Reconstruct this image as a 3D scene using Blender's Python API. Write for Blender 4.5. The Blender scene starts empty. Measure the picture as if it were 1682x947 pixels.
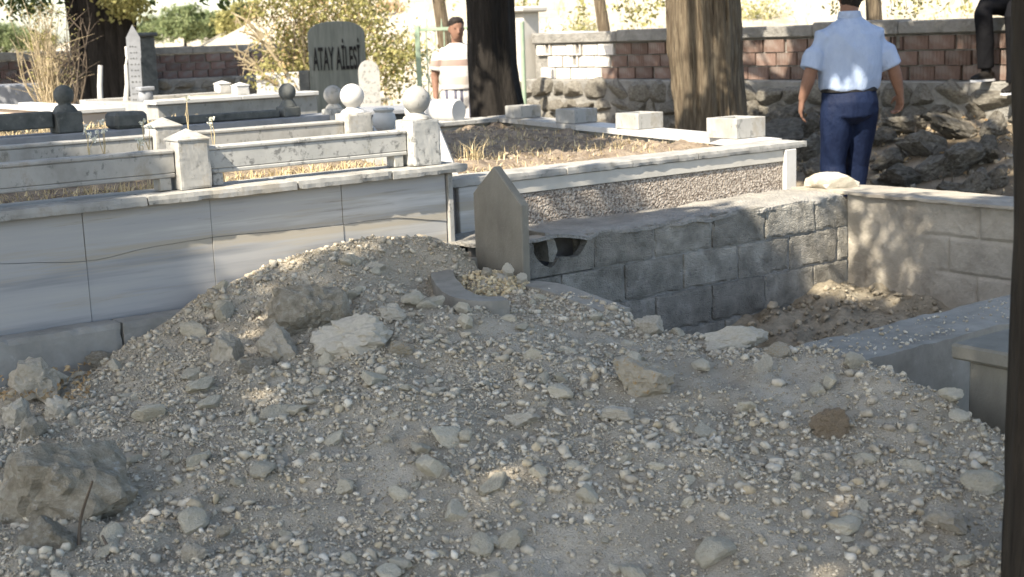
import bpy, bmesh, math, random
import numpy as np
from mathutils import Vector, Matrix, noise

random.seed(7); RNG = np.random.default_rng(7)
scene = bpy.context.scene
COL = scene.collection

# ---------------------------------------------------------------- camera, sky, sun, exposure
FPX = 2250.0; PITCH, ROLL, YAW = math.radians(10.5), math.radians(-2.1), math.radians(53.2); CAMH = 1.5
FW = Vector((0, math.cos(PITCH), -math.sin(PITCH))); R0 = Vector((1, 0, 0)); U0 = R0.cross(FW)
CR = math.cos(ROLL)*R0 + math.sin(ROLL)*U0; CU = -math.sin(ROLL)*R0 + math.cos(ROLL)*U0
CAMPOS = Vector((0, 0, CAMH))
cam_data = bpy.data.cameras.new('camera'); cam = bpy.data.objects.new('camera', cam_data); COL.objects.link(cam)
M = Matrix.Identity(4)
for i in range(3):
    M[i][0] = CR[i]; M[i][1] = CU[i]; M[i][2] = -FW[i]; M[i][3] = CAMPOS[i]
cam.matrix_world = M
cam_data.sensor_width = 36.0; cam_data.lens = FPX/1682*36.0
cam_data.clip_start = 0.05; cam_data.clip_end = 3000
cam_data.dof.use_dof = True; cam_data.dof.focus_distance = 5.3; cam_data.dof.aperture_fstop = 5.0
scene.camera = cam

SUN_EL = math.radians(45)
SUN_H = Vector((-0.596, -0.803, 0)).normalized()          # horizontal direction towards the sun: behind the camera, to its left
SUN = (SUN_H*math.cos(SUN_EL) + Vector((0, 0, math.sin(SUN_EL)))).normalized()
world = bpy.data.worlds.new('World'); scene.world = world; world.use_nodes = True
wn = world.node_tree
sky = wn.nodes.new('ShaderNodeTexSky'); sky.sky_type = 'NISHITA'; sky.sun_disc = False
sky.sun_elevation = SUN_EL; sky.sun_rotation = math.atan2(SUN.x, SUN.y)
sky.air_density = 1.0; sky.dust_density = 1.5; sky.ozone_density = 1.0
bg = wn.nodes['Background']; bg.inputs[1].default_value = 0.13
wn.links.new(sky.outputs[0], bg.inputs[0])
sd = bpy.data.lights.new('sun', 'SUN'); sd.energy = 4.2; sd.angle = math.radians(0.53); sd.color = (1, 0.93, 0.82)
so = bpy.data.objects.new('sun', sd); COL.objects.link(so)
so.rotation_euler = SUN.to_track_quat('Z', 'Y').to_euler(); so.location = (0, 0, 30)
scene.view_settings.view_transform = 'Standard'; scene.view_settings.look = 'None'
scene.view_settings.exposure = 1.72; scene.view_settings.gamma = 1.0; scene.view_settings.use_white_balance = True; scene.view_settings.white_balance_temperature = 6800; scene.view_settings.white_balance_tint = 10; scene.view_settings.use_curve_mapping = False

# ---------------------------------------------------------------- frames: U runs along the graves to the right, V across them, away to the left
UX = Vector((math.sin(YAW), math.cos(YAW), 0)); VX = Vector((-math.cos(YAW), math.sin(YAW), 0))
ROTU = math.atan2(UX.y, UX.x)
def W(u, v, z=0.0): return UX*u + VX*v + Vector((0, 0, z))
def uv(p): return (p[0]*UX.x + p[1]*UX.y, p[0]*VX.x + p[1]*VX.y)
def ray(x, y): return CR*((x-841)/FPX) - CU*((y-473.5)/FPX) + FW
def atY(x, y, Y): d = ray(x, y); return CAMPOS + d*(Y/d.y)
def atz(x, y, z): d = ray(x, y); return CAMPOS + d*((z-CAMH)/d.z)
def atv(x, y, v): d = ray(x, y); return CAMPOS + d*(v/d.dot(VX))

# ---------------------------------------------------------------- mesh builder
class MB:
    def __init__(s): s.v = []; s.f = []
    def add(s, vs, fs):
        o = len(s.v); s.v.extend([tuple(p) for p in vs]); s.f.extend([tuple(i+o for i in f) for f in fs]); return s
    def box(s, x0, x1, y0, y1, z0, z1, c=0.004, top=None):
        """chamfered box; top=(dx,dy) insets the upper rim"""
        cx = [x0, x1]; cy = [y0, y1]; cz = [z0, z1]; vs = []; idx = {}
        c = min(c, (x1-x0)*.3, (y1-y0)*.3, (z1-z0)*.3)
        for i in (0, 1):
            for j in (0, 1):
                for k in (0, 1):
                    sx, sy, sz = (1-2*i), (1-2*j), (1-2*k)
                    X, Y, Z = cx[i], cy[j], cz[k]
                    if top and k == 1: X += sx*top[0]; Y += sy*top[1]
                    for a in range(3):
                        p = [X + sx*c, Y + sy*c, Z + sz*c]; p[a] = (X, Y, Z)[a]
                        idx[i, j, k, a] = len(vs); vs.append(p)
        fs = []
        for a in range(3):
            b, d = [(1, 2), (2, 0), (0, 1)][a]
            for e in (0, 1):
                q = []
                for (p, r) in ((0, 0), (1, 0), (1, 1), (0, 1)):
                    t = [0, 0, 0]; t[a] = e; t[b] = p; t[d] = r; q.append(idx[t[0], t[1], t[2], a])
                fs.append(q if e else q[::-1])
        for a in range(3):
            b, d = [(1, 2), (2, 0), (0, 1)][a]
            for p in (0, 1):
                for r in (0, 1):
                    def g(e, ax): t = [0, 0, 0]; t[a] = e; t[b] = p; t[d] = r; return idx[t[0], t[1], t[2], ax]
                    q = [g(0, b), g(1, b), g(1, d), g(0, d)]
                    fs.append(q if (p ^ r) else q[::-1])
        for i in (0, 1):
            for j in (0, 1):
                for k in (0, 1):
                    t = [idx[i, j, k, 0], idx[i, j, k, 1], idx[i, j, k, 2]]
                    fs.append(t if (i+j+k) % 2 else t[::-1])
        return s.add(vs, fs)
    def rough(s, x0, x1, y0, y1, z0, z1, st=.03, amp=.0015, chip=.006, seed=0.0):
        """box with worn, chipped edges and uneven faces"""
        lo = (x0, y0, z0); hi = (x1, y1, z1); n = [max(1, min(40, int(round((hi[i]-lo[i])/st)))) for i in range(3)]; idx = {}; V = []; F = []
        def vert(k):
            if k in idx: return idx[k]
            e = [(-1 if k[i] == 0 else (1 if k[i] == n[i] else 0)) for i in range(3)]; p = Vector([lo[i]+(hi[i]-lo[i])*k[i]/n[i] for i in range(3)])
            q = p*1.0; ne = sum(1 for a in e if a)
            d = amp*noise.noise(p*23+Vector((seed, 0, 0)))+amp*noise.noise(p*60)
            c = chip*(.3+1.6*max(0, noise.noise(p*17+Vector((0, seed, 0)))+.1)+2.5*max(0, noise.noise(p*9+Vector((seed, seed, 3)))-.35)) if ne >= 2 else 0
            for i in range(3):
                if e[i]: q[i] += e[i]*(d-c)
            idx[k] = len(V); V.append(q); return idx[k]
        for a in range(3):
            b, c = [(1, 2), (2, 0), (0, 1)][a]
            for e in (0, n[a]):
                for i in range(n[b]):
                    for j in range(n[c]):
                        q = []
                        for (di, dj) in ((0, 0), (1, 0), (1, 1), (0, 1)): k = [0, 0, 0]; k[a] = e; k[b] = i+di; k[c] = j+dj; q.append(vert(tuple(k)))
                        F.append(q if e else q[::-1])
        return s.add(V, F)
    def prism(s, pts, axis, a0, a1, n_off=None):
        """polygon pts (2D) extruded along axis ('x','y','z')"""
        n = len(pts); vs = []
        for a in (a0, a1):
            for (p, q) in pts:
                vs.append({'x': (a, p, q), 'y': (p, a, q), 'z': (p, q, a)}[axis])
        fs = [tuple(range(n))[::-1], tuple(range(n, 2*n))]
        for i in range(n): j = (i+1) % n; fs.append((i, j, n+j, n+i))
        return s.add(vs, fs)
    def lathe(s, prof, n=24, c=(0, 0, 0), closed=True):
        vs = []; fs = []; m = len(prof)
        for (r, z) in prof:
            for k in range(n):
                a = 2*math.pi*k/n; vs.append((c[0]+r*math.cos(a), c[1]+r*math.sin(a), c[2]+z))
        for i in range(m-1):
            for k in range(n):
                l = (k+1) % n; fs.append((i*n+k, i*n+l, (i+1)*n+l, (i+1)*n+k))
        if closed: fs.append(tuple(range(n))[::-1]); fs.append(tuple(range((m-1)*n, m*n)))
        return s.add(vs, fs)
    def tube(s, path, rad, n=10, caps=True, ell=None, up=None, twist=0.0, rough=None):
        path = [Vector(p) for p in path]; m = len(path); vs = []; fs = []
        for i, p in enumerate(path):
            t = (path[min(i+1, m-1)]-path[max(i-1, 0)])
            t = t.normalized() if t.length > 1e-9 else Vector((0, 0, 1))
            ref = Vector(up) if up else (Vector((0, 1, 0)) if abs(t.z) > .75 else Vector((0, 0, 1)))
            a = ref.cross(t).normalized(); b = t.cross(a)
            r = rad[i] if hasattr(rad, '__len__') else rad
            rx, ry = r if hasattr(r, '__len__') else (r, r)
            for k in range(n):
                w = 2*math.pi*k/n + twist*i
                q = p + a*(math.cos(w)*rx) + b*(math.sin(w)*ry)
                if rough: q += (q-p)*rough*noise.noise(q*9)
                vs.append(q)
        for i in range(m-1):
            for k in range(n):
                l = (k+1) % n; fs.append((i*n+k, i*n+l, (i+1)*n+l, (i+1)*n+k))
        if caps: fs.append(tuple(range(n))[::-1]); fs.append(tuple(range((m-1)*n, m*n)))
        return s.add(vs, fs)
    def ball(s, c, r, n=16, m=10, sq=(1, 1, 1)):
        prof = []
        vs = []; fs = []
        for i in range(1, m):
            a = math.pi*i/m
            for k in range(n):
                b = 2*math.pi*k/n
                vs.append((c[0]+r*sq[0]*math.sin(a)*math.cos(b), c[1]+r*sq[1]*math.sin(a)*math.sin(b), c[2]-r*sq[2]*math.cos(a)))
        for i in range(m-2):
            for k in range(n):
                l = (k+1) % n; fs.append((i*n+k, i*n+l, (i+1)*n+l, (i+1)*n+k))
        o = len(vs); vs += [(c[0], c[1], c[2]-r*sq[2]), (c[0], c[1], c[2]+r*sq[2])]
        for k in range(n):
            l = (k+1) % n; fs.append((o, l, k)); fs.append((o+1, (m-2)*n+k, (m-2)*n+l))
        return s.add(vs, fs)
    def mesh(s, name, mat=None, smooth=False, off=(0, 0, 0)):
        me = bpy.data.meshes.new(name)
        me.from_pydata([(p[0]-off[0], p[1]-off[1], p[2]-off[2]) for p in s.v], [], s.f); me.update()
        if mat: me.materials.append(mat)
        if smooth: me.polygons.foreach_set('use_smooth', [True]*len(me.polygons))
        return me

def smooth_angle(me, deg=40):
    me.polygons.foreach_set('use_smooth', [True]*len(me.polygons))
    try: me.set_sharp_from_angle(angle=math.radians(deg))
    except Exception: pass

def tag(o, label=None, cat=None, group=None, kind=None):
    if label: o['label'] = label
    if cat: o['category'] = cat
    if group: o['group'] = group
    if kind: o['kind'] = kind
    return o

class Thing:
    """an Empty at the thing's base; frame 'uv' has local x along U and y along V, frame 'xy' is world aligned"""
    def __init__(s, name, label, cat, o=(0, 0, 0), frame='uv', group=None, rot=None, kind=None):
        s.o = o; s.root = bpy.data.objects.new(name, None); COL.objects.link(s.root)
        s.root.empty_display_size = .1
        if frame == 'uv': s.root.location = W(*o); s.root.rotation_euler = (0, 0, ROTU)
        else: s.root.location = o
        if rot is not None: s.root.rotation_euler = rot
        tag(s.root, label, cat, group, kind)
    def part(s, name, mb, mat, parent=None, smooth=None, label=None, kind=None):
        me = mb.mesh(name, mat, False, s.o) if isinstance(mb, MB) else mb
        if smooth: smooth_angle(me, smooth)
        o = bpy.data.objects.new(name, me); COL.objects.link(o); o.parent = parent or s.root
        if label: o['label'] = label
        if kind: o['kind'] = kind
        return o

def single(name, mb, mat, label, cat, o=(0, 0, 0), frame='uv', smooth=None, group=None, kind=None):
    me = mb.mesh(name, mat, False, o) if isinstance(mb, MB) else mb
    if smooth: smooth_angle(me, smooth)
    ob = bpy.data.objects.new(name, me); COL.objects.link(ob)
    if frame == 'uv': ob.location = W(*o); ob.rotation_euler = (0, 0, ROTU)
    else: ob.location = o
    return tag(ob, label, cat, group, kind)

# ---------------------------------------------------------------- materials
def mat(name, cols, scale=6.0, detail=6, rough=.85, bump=.3, bscale=40.0, bdist=.004, spots=None, coords='Object', stretch=None, vor=None, attr=None, spec=.12, rnd=0.0, contrast=(.3, .7)):
    m = bpy.data.materials.new(name); m.use_nodes = True; nt = m.node_tree; N = nt.nodes; L = nt.links
    b = N['Principled BSDF']; b.inputs['Roughness'].default_value = rough
    b.inputs['Specular IOR Level'].default_value = spec
    tc = N.new('ShaderNodeTexCoord'); src = tc.outputs[coords]
    if stretch:
        mp = N.new('ShaderNodeMapping'); mp.inputs['Scale'].default_value = stretch; L.new(src, mp.inputs[0]); src = mp.outputs[0]
    no = N.new('ShaderNodeTexNoise'); no.inputs['Scale'].default_value = scale; no.inputs['Detail'].default_value = detail; no.inputs['Roughness'].default_value = .62
    L.new(src, no.inputs['Vector'])
    ra = N.new('ShaderNodeValToRGB'); cr = ra.color_ramp
    cr.elements[0].position = contrast[0]; cr.elements[1].position = contrast[1]
    cr.elements[0].color = (*cols[0], 1); cr.elements[1].color = (*cols[-1], 1)
    for i, c in enumerate(cols[1:-1]):
        e = cr.elements.new(contrast[0] + (contrast[1]-contrast[0])*(i+1)/(len(cols)-1)); e.color = (*c, 1)
    L.new(no.outputs[0], ra.inputs[0]); out = ra.outputs[0]
    if attr:
        at = N.new('ShaderNodeAttribute'); at.attribute_name = attr
        mx = N.new('ShaderNodeMix'); mx.data_type = 'RGBA'; mx.blend_type = 'MULTIPLY'; mx.inputs[0].default_value = 1
        L.new(out, mx.inputs[6]); L.new(at.outputs['Color'], mx.inputs[7]); out = mx.outputs[2]
    if spots:                                             # (colour, scale, threshold, amount) weather stains with a shape of their own
        for (c, sc, th, am) in spots:
            n2 = N.new('ShaderNodeTexNoise'); n2.inputs['Scale'].default_value = sc; n2.inputs['Detail'].default_value = 8; n2.inputs['Roughness'].default_value = .7
            L.new(src, n2.inputs['Vector'])
            mr = N.new('ShaderNodeMapRange'); mr.inputs[1].default_value = th; mr.inputs[2].default_value = th+.09; mr.inputs[4].default_value = am
            L.new(n2.outputs[0], mr.inputs[0])
            mx = N.new('ShaderNodeMix'); mx.data_type = 'RGBA'; mx.inputs[7].default_value = (*c, 1)
            L.new(mr.outputs[0], mx.inputs[0]); L.new(out, mx.inputs[6]); out = mx.outputs[2]
    if rnd:
        oi = N.new('ShaderNodeObjectInfo'); hs = N.new('ShaderNodeHueSaturation')
        mr = N.new('ShaderNodeMapRange'); mr.inputs[3].default_value = 1-rnd; mr.inputs[4].default_value = 1+rnd
        L.new(oi.outputs['Random'], mr.inputs[0]); L.new(mr.outputs[0], hs.inputs['Value']); L.new(out, hs.inputs['Color']); out = hs.outputs[0]
    L.new(out, b.inputs['Base Color'])
    if bump:
        n3 = N.new('ShaderNodeTexNoise'); n3.inputs['Scale'].default_value = bscale; n3.inputs['Detail'].default_value = 8; n3.inputs['Roughness'].default_value = .65
        L.new(src, n3.inputs['Vector']); h = n3.outputs[0]
        if vor:
            vo = N.new('ShaderNodeTexVoronoi'); vo.inputs['Scale'].default_value = vor; L.new(src, vo.inputs['Vector'])
            ad = N.new('ShaderNodeMath'); ad.operation = 'SUBTRACT'; L.new(h, ad.inputs[0]); L.new(vo.outputs[0], ad.inputs[1]); h = ad.outputs[0]
        bp = N.new('ShaderNodeBump'); bp.inputs['Strength'].default_value = bump; bp.inputs['Distance'].default_value = bdist
        L.new(h, bp.inputs['Height']); L.new(bp.outputs[0], b.inputs['Normal'])
    return m

MT = {}
MT['marble'] = mat('weathered_marble', [(.22, .212, .19), (.32, .312, .287), (.39, .38, .355)], 5, rough=.6, bump=.3, bscale=60, spots=[((.11, .11, .10), 26, .57, .75), ((.24, .21, .16), 5, .54, .65)], stretch=(1, 1, .7))
MT['marble_old'] = mat('lichen_marble', [(.30, .30, .28), (.42, .41, .38)], 8, rough=.7, bump=.25, bscale=60, spots=[((.13, .13, .125), 26, .54, .85), ((.30, .28, .22), 9, .58, .6)])
MT['marble_white'] = mat('white_marble', [(.43, .42, .39), (.52, .51, .49)], 4, rough=.55, bump=.12, bscale=50, spots=[((.32, .30, .27), 10, .60, .5), ((.2, .2, .19), 36, .64, .5)])
def panel_mat():
    m = mat('banded_marble_panel', [(.23, .235, .24), (.33, .33, .325), (.37, .362, .342), (.51, .50, .475)], 1.5, detail=5, rough=.45, bump=.1, bscale=80, stretch=(.22, 1, 4.2), contrast=(.36, .64), spots=[((.35, .312, .245), 1.7, .51, .8), ((.19, .17, .14), 9, .60, .5), ((.30, .28, .25), 40, .66, .35)])
    return m
MT['panel'] = panel_mat()
MT['concrete'] = mat('grey_concrete', [(.20, .186, .155), (.30, .282, .24)], 9, bump=.5, bscale=70, bdist=.006, spots=[((.38, .36, .32), 14, .6, .5), ((.10, .10, .095), 22, .66, .5)])
MT['concrete_blue'] = mat('smooth_kerb_concrete', [(.20, .195, .175), (.31, .30, .27)], 7, bump=.35, bscale=60, bdist=.004, spots=[((.42, .40, .36), 10, .6, .5)])
MT['headstone_concrete'] = mat('brown_grey_concrete', [(.15, .14, .115), (.235, .22, .18)], 7, bump=.7, bscale=150, bdist=.005, stretch=(1, 1, .45), spots=[((.33, .31, .27), 8, .62, .4)])
MT['block'] = mat('cinder_block', [(.15, .14, .118), (.25, .235, .20), (.36, .338, .29)], 9, bump=.9, bscale=170, bdist=.007, vor=140, spots=[((.09, .09, .09), 30, .58, .6), ((.40, .375, .33), 6, .58, .55)], rnd=.2)
MT['block_pale'] = mat('plaster_smeared_block', [(.19, .175, .15), (.30, .275, .235)], 9, bump=1.0, bscale=70, bdist=.01, spots=[((.36, .33, .28), 5, .5, .7)], rnd=.1)
MT['block_shade'] = mat('hollow_shade', [(.10, .095, .09), (.16, .15, .14)], 12, bump=.6)  # shade inside hollows and recesses put into a dark colour
MT['ledge'] = mat('dusty_mortar', [(.21, .20, .18), (.32, .305, .27)], 9, bump=.8, bscale=45, bdist=.01, vor=60)
MT['plaster'] = mat('rough_plaster', [(.20, .18, .15), (.29, .265, .22), (.36, .33, .275)], 5, bump=.9, bscale=50, bdist=.008, spots=[((.28, .26, .23), 5, .6, .5)])
MT['cement'] = mat('cement_band', [(.40, .38, .335), (.50, .475, .42)], 5, bump=.2, bscale=80, spots=[((.30, .27, .22), 6, .6, .4)], stretch=(1, 1, .5))
MT['granite'] = mat('dark_granite', [(.085, .097, .087), (.15, .162, .147)], 7, rough=.6, bump=.2, bscale=60, stretch=(3, 3, .35), spots=[((.26, .26, .24), 6, .6, .6)])
MT['darkstone'] = mat('dark_mossy_stone', [(.055, .06, .058), (.13, .135, .128)], 10, bump=.5, bscale=50, bdist=.008, spots=[((.22, .22, .2), 18, .6, .5)])
MT['greystone'] = mat('blue_grey_stone', [(.17, .178, .19), (.26, .268, .28)], 8, bump=.3, spots=[((.13, .13, .13), 25, .6, .5)])
MT['tan'] = mat('tan_plaster', [(.46, .36, .28), (.56, .45, .36)], 5, bump=.2)
MT['soil'] = mat('dry_soil', [(.13, .10, .075), (.24, .19, .14), (.34, .28, .21)], 9, bump=1.0, bscale=35, bdist=.03)
MT['ground'] = mat('dusty_ground', [(.10, .078, .053), (.18, .145, .10), (.28, .235, .175)], 2.5, bump=.8, bscale=18, bdist=.03, spots=[((.16, .12, .08), 5, .58, .6)])
MT['hill'] = mat('dry_grass_hill', [(.30, .26, .19), (.39, .345, .265), (.46, .415, .33)], .35, bump=.6, bscale=3, bdist=.2, spots=[((.20, .17, .09), .8, .56, .6)])
MT['pit'] = mat('freshly_dug_earth', [(.19, .163, .115), (.28, .243, .18), (.37, .328, .25)], 8, bump=1.0, bscale=30, bdist=.03)
MT['mound'] = mat('rubble_dust', [(.33, .287, .215), (.43, .378, .292), (.52, .465, .37)], 4, bump=1.0, bscale=150, bdist=.012, spots=[((.22, .20, .175), 3.0, .58, .5), ((.46, .42, .35), 2.2, .62, .5)])
MT['gravel'] = mat('limestone_gravel', [(.78, .76, .72), (1, 1, 1)], 60, bump=.5, bscale=160, bdist=.003, attr='tint')
MT['rock'] = mat('limestone_rock', [(.37, .328, .25), (.46, .412, .325), (.55, .505, .415)], 7, bump=.9, bscale=32, bdist=.012, spots=[((.30, .24, .16), 7, .58, .5), ((.62, .595, .545), 11, .58, .6)], rnd=.10)
MT['bankstone'] = mat('shaded_bank_stone', [(.095, .085, .067), (.175, .158, .127), (.275, .255, .21)], 4, bump=1.0, bscale=10, bdist=.06, rnd=.25)  # darker copy of the wall stone, the bank's shade put into its colour
MT['stone_dusty'] = mat('dusty_stone', [(.41, .367, .275), (.52, .474, .37)], 3, bump=.6, bscale=8, bdist=.06, rnd=.14)
MT['rock_pale'] = mat('pale_limestone', [(.42, .38, .30), (.55, .508, .42)], 9, bump=.8, bscale=34, bdist=.010, spots=[((.42, .33, .19), 7, .63, .6), ((.33, .31, .28), 20, .62, .5)])
MT['rock_ochre'] = mat('ochre_stained_rock', [(.36, .318, .24), (.47, .425, .34)], 8, bump=.9, bscale=34, bdist=.010, spots=[((.42, .27, .10), 6, .55, .8)])
MT['rock_brown'] = mat('brown_rock', [(.25, .19, .125), (.38, .305, .215)], 14, bump=1.0, bscale=50, bdist=.01)
MT['rock_dirty'] = mat('earthy_rock', [(.25, .218, .16), (.35, .312, .24), (.48, .44, .355)], 5, bump=1.0, bscale=24, bdist=.02, spots=[((.52, .51, .47), 4, .57, .7)])
MT['wallstone'] = mat('wall_limestone', [(.11, .10, .08), (.19, .175, .145), (.28, .262, .22)], 6, bump=1.0, bscale=28, bdist=.02, spots=[((.15, .14, .12), 9, .6, .6)], rnd=.2)
MT['mortar'] = mat('grey_wall_mortar', [(.17, .163, .145), (.27, .26, .235)], 8, bump=1.0, bscale=25, bdist=.03)
MT['brick'] = mat('red_hollow_brick', [(.10, .066, .052), (.145, .098, .078), (.185, .135, .11)], 9, bump=.5, bscale=60, spots=[((.19, .165, .145), 4, .50, .5)], rnd=.22)
MT['brick_far'] = mat('shaded_brick', [(.11, .075, .066), (.16, .11, .097)], 6, bump=.4, spots=[((.14, .135, .13), 6, .52, .8)], rnd=.25)  # duller copy of the brick with the far wall's shade put into its colour
MT['brick_pale'] = mat('whitewashed_brick', [(.45, .42, .38), (.58, .55, .50)], 9, bump=.5, bscale=60, spots=[((.36, .19, .15), 9, .62, .7)], rnd=.1)
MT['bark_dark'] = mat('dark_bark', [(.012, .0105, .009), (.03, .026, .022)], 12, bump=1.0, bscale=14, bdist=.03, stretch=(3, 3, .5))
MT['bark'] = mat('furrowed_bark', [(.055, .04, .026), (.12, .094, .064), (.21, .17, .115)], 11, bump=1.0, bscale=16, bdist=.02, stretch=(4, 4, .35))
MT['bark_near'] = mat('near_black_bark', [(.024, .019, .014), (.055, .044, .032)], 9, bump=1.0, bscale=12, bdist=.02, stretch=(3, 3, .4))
MT['twig'] = mat('dry_twigs', [(.30, .24, .15), (.46, .38, .25)], 8, bump=0)
MT['twig_dark'] = mat('dark_twigs', [(.08, .065, .05), (.14, .11, .08)], 8, bump=0)
MT['metal_green'] = mat('green_painted_iron', [(.20, .27, .19), (.28, .34, .25)], 9, rough=.5, bump=.1)
MT['soot'] = mat('letter_paint', [(.012, .012, .012), (.02, .02, .02)], 9, bump=0)
MT['carpaint'] = mat('white_car_paint', [(.78, .78, .77), (.82, .82, .81)], 4, rough=.3, bump=0, spec=.5)
MT['glass_dark'] = mat('car_glass', [(.03, .035, .04), (.05, .055, .06)], 3, rough=.1, bump=0, spec=.6)
MT['tyre'] = mat('tyre_rubber', [(.02, .02, .02), (.03, .03, .03)], 9, bump=0)

def leafmat(name, c1, c2, trans=.35):
    m = bpy.data.materials.new(name); m.use_nodes = True; nt = m.node_tree; N = nt.nodes; L = nt.links
    b = N['Principled BSDF']; b.inputs['Roughness'].default_value = .6; b.inputs['Specular IOR Level'].default_value = .15
    g = N.new('ShaderNodeNewGeometry'); mx = N.new('ShaderNodeMix'); mx.data_type = 'RGBA'
    mx.inputs[6].default_value = (*c1, 1); mx.inputs[7].default_value = (*c2, 1)
    L.new(g.outputs['Random Per Island'], mx.inputs[0]); L.new(mx.outputs[2], b.inputs['Base Color'])
    if trans:
        t = N.new('ShaderNodeBsdfTranslucent'); L.new(mx.outputs[2], t.inputs[0]); s = N.new('ShaderNodeMixShader'); s.inputs[0].default_value = trans
        L.new(b.outputs[0], s.inputs[1]); L.new(t.outputs[0], s.inputs[2]); L.new(s.outputs[0], N['Material Output'].inputs[0])
    return m
MT['leaf'] = leafmat('green_leaves', (.05, .075, .025), (.10, .13, .045))
MT['leaf_yellow'] = leafmat('yellow_green_leaves', (.20, .20, .07), (.40, .36, .15))
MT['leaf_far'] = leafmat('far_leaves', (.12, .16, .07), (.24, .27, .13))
MT['leaf_dry'] = leafmat('dry_leaves', (.30, .19, .09), (.50, .38, .22), .2)
MT['straw'] = leafmat('dry_straw', (.42, .32, .17), (.66, .55, .34), .25)
MT['flower'] = leafmat('pale_weed_heads', (.60, .60, .45), (.75, .74, .66), .25)

# ---------------------------------------------------------------- numeric helpers
def np_mesh(name, V, F, mat_, smooth=False, colors=None):
    """V (n,3), F (m,k) arrays -> mesh, optional per-vertex colours as attribute 'tint'"""
    me = bpy.data.meshes.new(name); V = np.asarray(V, np.float32); F = np.asarray(F, np.int32); k = F.shape[1]
    me.vertices.add(len(V)); me.vertices.foreach_set('co', V.ravel())
    me.loops.add(F.size); me.loops.foreach_set('vertex_index', F.ravel())
    me.polygons.add(len(F)); me.polygons.foreach_set('loop_start', np.arange(0, F.size, k, dtype=np.int32))
    if smooth: me.polygons.foreach_set('use_smooth', np.ones(len(F), bool))
    me.update(calc_edges=True); me.validate()
    if colors is not None:
        a = me.attributes.new('tint', 'FLOAT_COLOR', 'POINT'); a.data.foreach_set('color', np.asarray(colors, np.float32).ravel())
    me.materials.append(mat_); return me

def fbm(x, y, f, o=4, z=0.0):
    s = 0; a = 1.0
    for i in range(o): s += a*noise.noise((x*f, y*f, z+i*7.3)); f *= 2.03; a *= .5
    return s
def sstep(a, b, x):
    t = min(1, max(0, (x-a)/(b-a))); return t*t*(3-2*t)

def ico(sub):
    bm = bmesh.new(); bmesh.ops.create_icosphere(bm, subdivisions=sub, radius=1.0)
    V = np.array([v.co[:] for v in bm.verts]); F = np.array([[v.index for v in f.verts] for f in bm.faces]); bm.free(); return V, F
ICO = {i: ico(i) for i in (1, 2, 3, 4)}
def rock_shape(sub, seed, nplanes=14, rough=.06, hard=.75):
    """an icosphere cut by random planes: flat facets, blunt edges"""
    rg = np.random.default_rng(seed); V, F = ICO[sub]; V = V.copy()
    n = rg.normal(size=(nplanes, 3)); n /= np.linalg.norm(n, axis=1)[:, None]; h = rg.uniform(hard-.15, 1.0, nplanes)
    d = V @ n.T; r = np.where(d > .05, h/np.maximum(d, .05), 9).min(1); r = np.minimum(r, 1.12)
    if sub >= 2 and rough:
        o = rg.uniform(0, 50, 3)
        r = r*(1 + np.array([rough*(noise.noise(Vector(p*2.1+o)) - (1.1*abs(noise.noise(Vector(p*3.3-o))) + .7*abs(noise.noise(Vector(p*7.7+o)))) + .55*noise.noise(Vector(p*5+o)) + .35*noise.noise(Vector(p*11+o)) + (.25*noise.noise(Vector(p*23+o)) if sub > 3 else 0)) for p in V]))
    return V*r[:, None], F
def hull_shape(seed, npts):
    """angular chip: convex hull of a few points on a sphere"""
    rg = np.random.default_rng(seed); p = rg.normal(size=(npts, 3)); p /= np.linalg.norm(p, axis=1)[:, None]; p *= rg.uniform(.8, 1.08, (npts, 1))
    bm = bmesh.new(); vs = [bm.verts.new(q) for q in p]; g = bmesh.ops.convex_hull(bm, input=vs)
    bmesh.ops.delete(bm, geom=[v for v in bm.verts if not v.link_faces], context='VERTS'); bmesh.ops.triangulate(bm, faces=bm.faces[:]); bmesh.ops.recalc_face_normals(bm, faces=bm.faces[:]); bm.verts.index_update()
    V = np.array([v.co[:] for v in bm.verts]); F = np.array([[v.index for v in f.verts] for f in bm.faces]); bm.free(); return V, F
def rot_rand(rg, n):
    q = rg.normal(size=(n, 4)); q /= np.linalg.norm(q, axis=1)[:, None]; w, x, y, z = q.T
    return np.stack([1-2*(y*y+z*z), 2*(x*y-z*w), 2*(x*z+y*w), 2*(x*y+z*w), 1-2*(x*x+z*z), 2*(y*z-x*w), 2*(x*z-y*w), 2*(y*z+x*w), 1-2*(x*x+y*y)], 1).reshape(n, 3, 3)

def scatter_rocks(name, P, S, cols, mat_, rg, sub=1, nvar=14, flat=.8):
    """many pebbles joined into one mesh: P (n,3) positions, S (n,) radii, cols (n,3)"""
    Vs = []; Fs = []; Cs = []; off = 0; n = len(P); var = rg.integers(0, nvar, n)
    for k in range(nvar):
        V, F = hull_shape(100+k+sub*50, {0: 8, 1: 13, 2: 20}[sub]); idx = np.where(var == k)[0]; m = len(idx)
        if not m: continue
        sc = np.stack([rg.uniform(.75, 1.25, m), rg.uniform(.6, 1.0, m), rg.uniform(.45, .85, m)], 1)
        R = rot_rand(rg, m)
        A = np.einsum('mij,mvj->mvi', R, V[None]*sc[:, None, :])
        A[..., 2] *= flat
        A = A*S[idx][:, None, None] + P[idx][:, None, :]
        Vs.append(A.reshape(-1, 3)); Fs.append((F[None] + (np.arange(m)*len(V))[:, None, None]).reshape(-1, 3) + off)
        Cs.append(np.repeat(np.concatenate([cols[idx], np.ones((m, 1))], 1), len(V), 0)); off += m*len(V)
    return np_mesh(name, np.concatenate(Vs), np.concatenate(Fs), mat_, False, np.concatenate(Cs))

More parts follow.
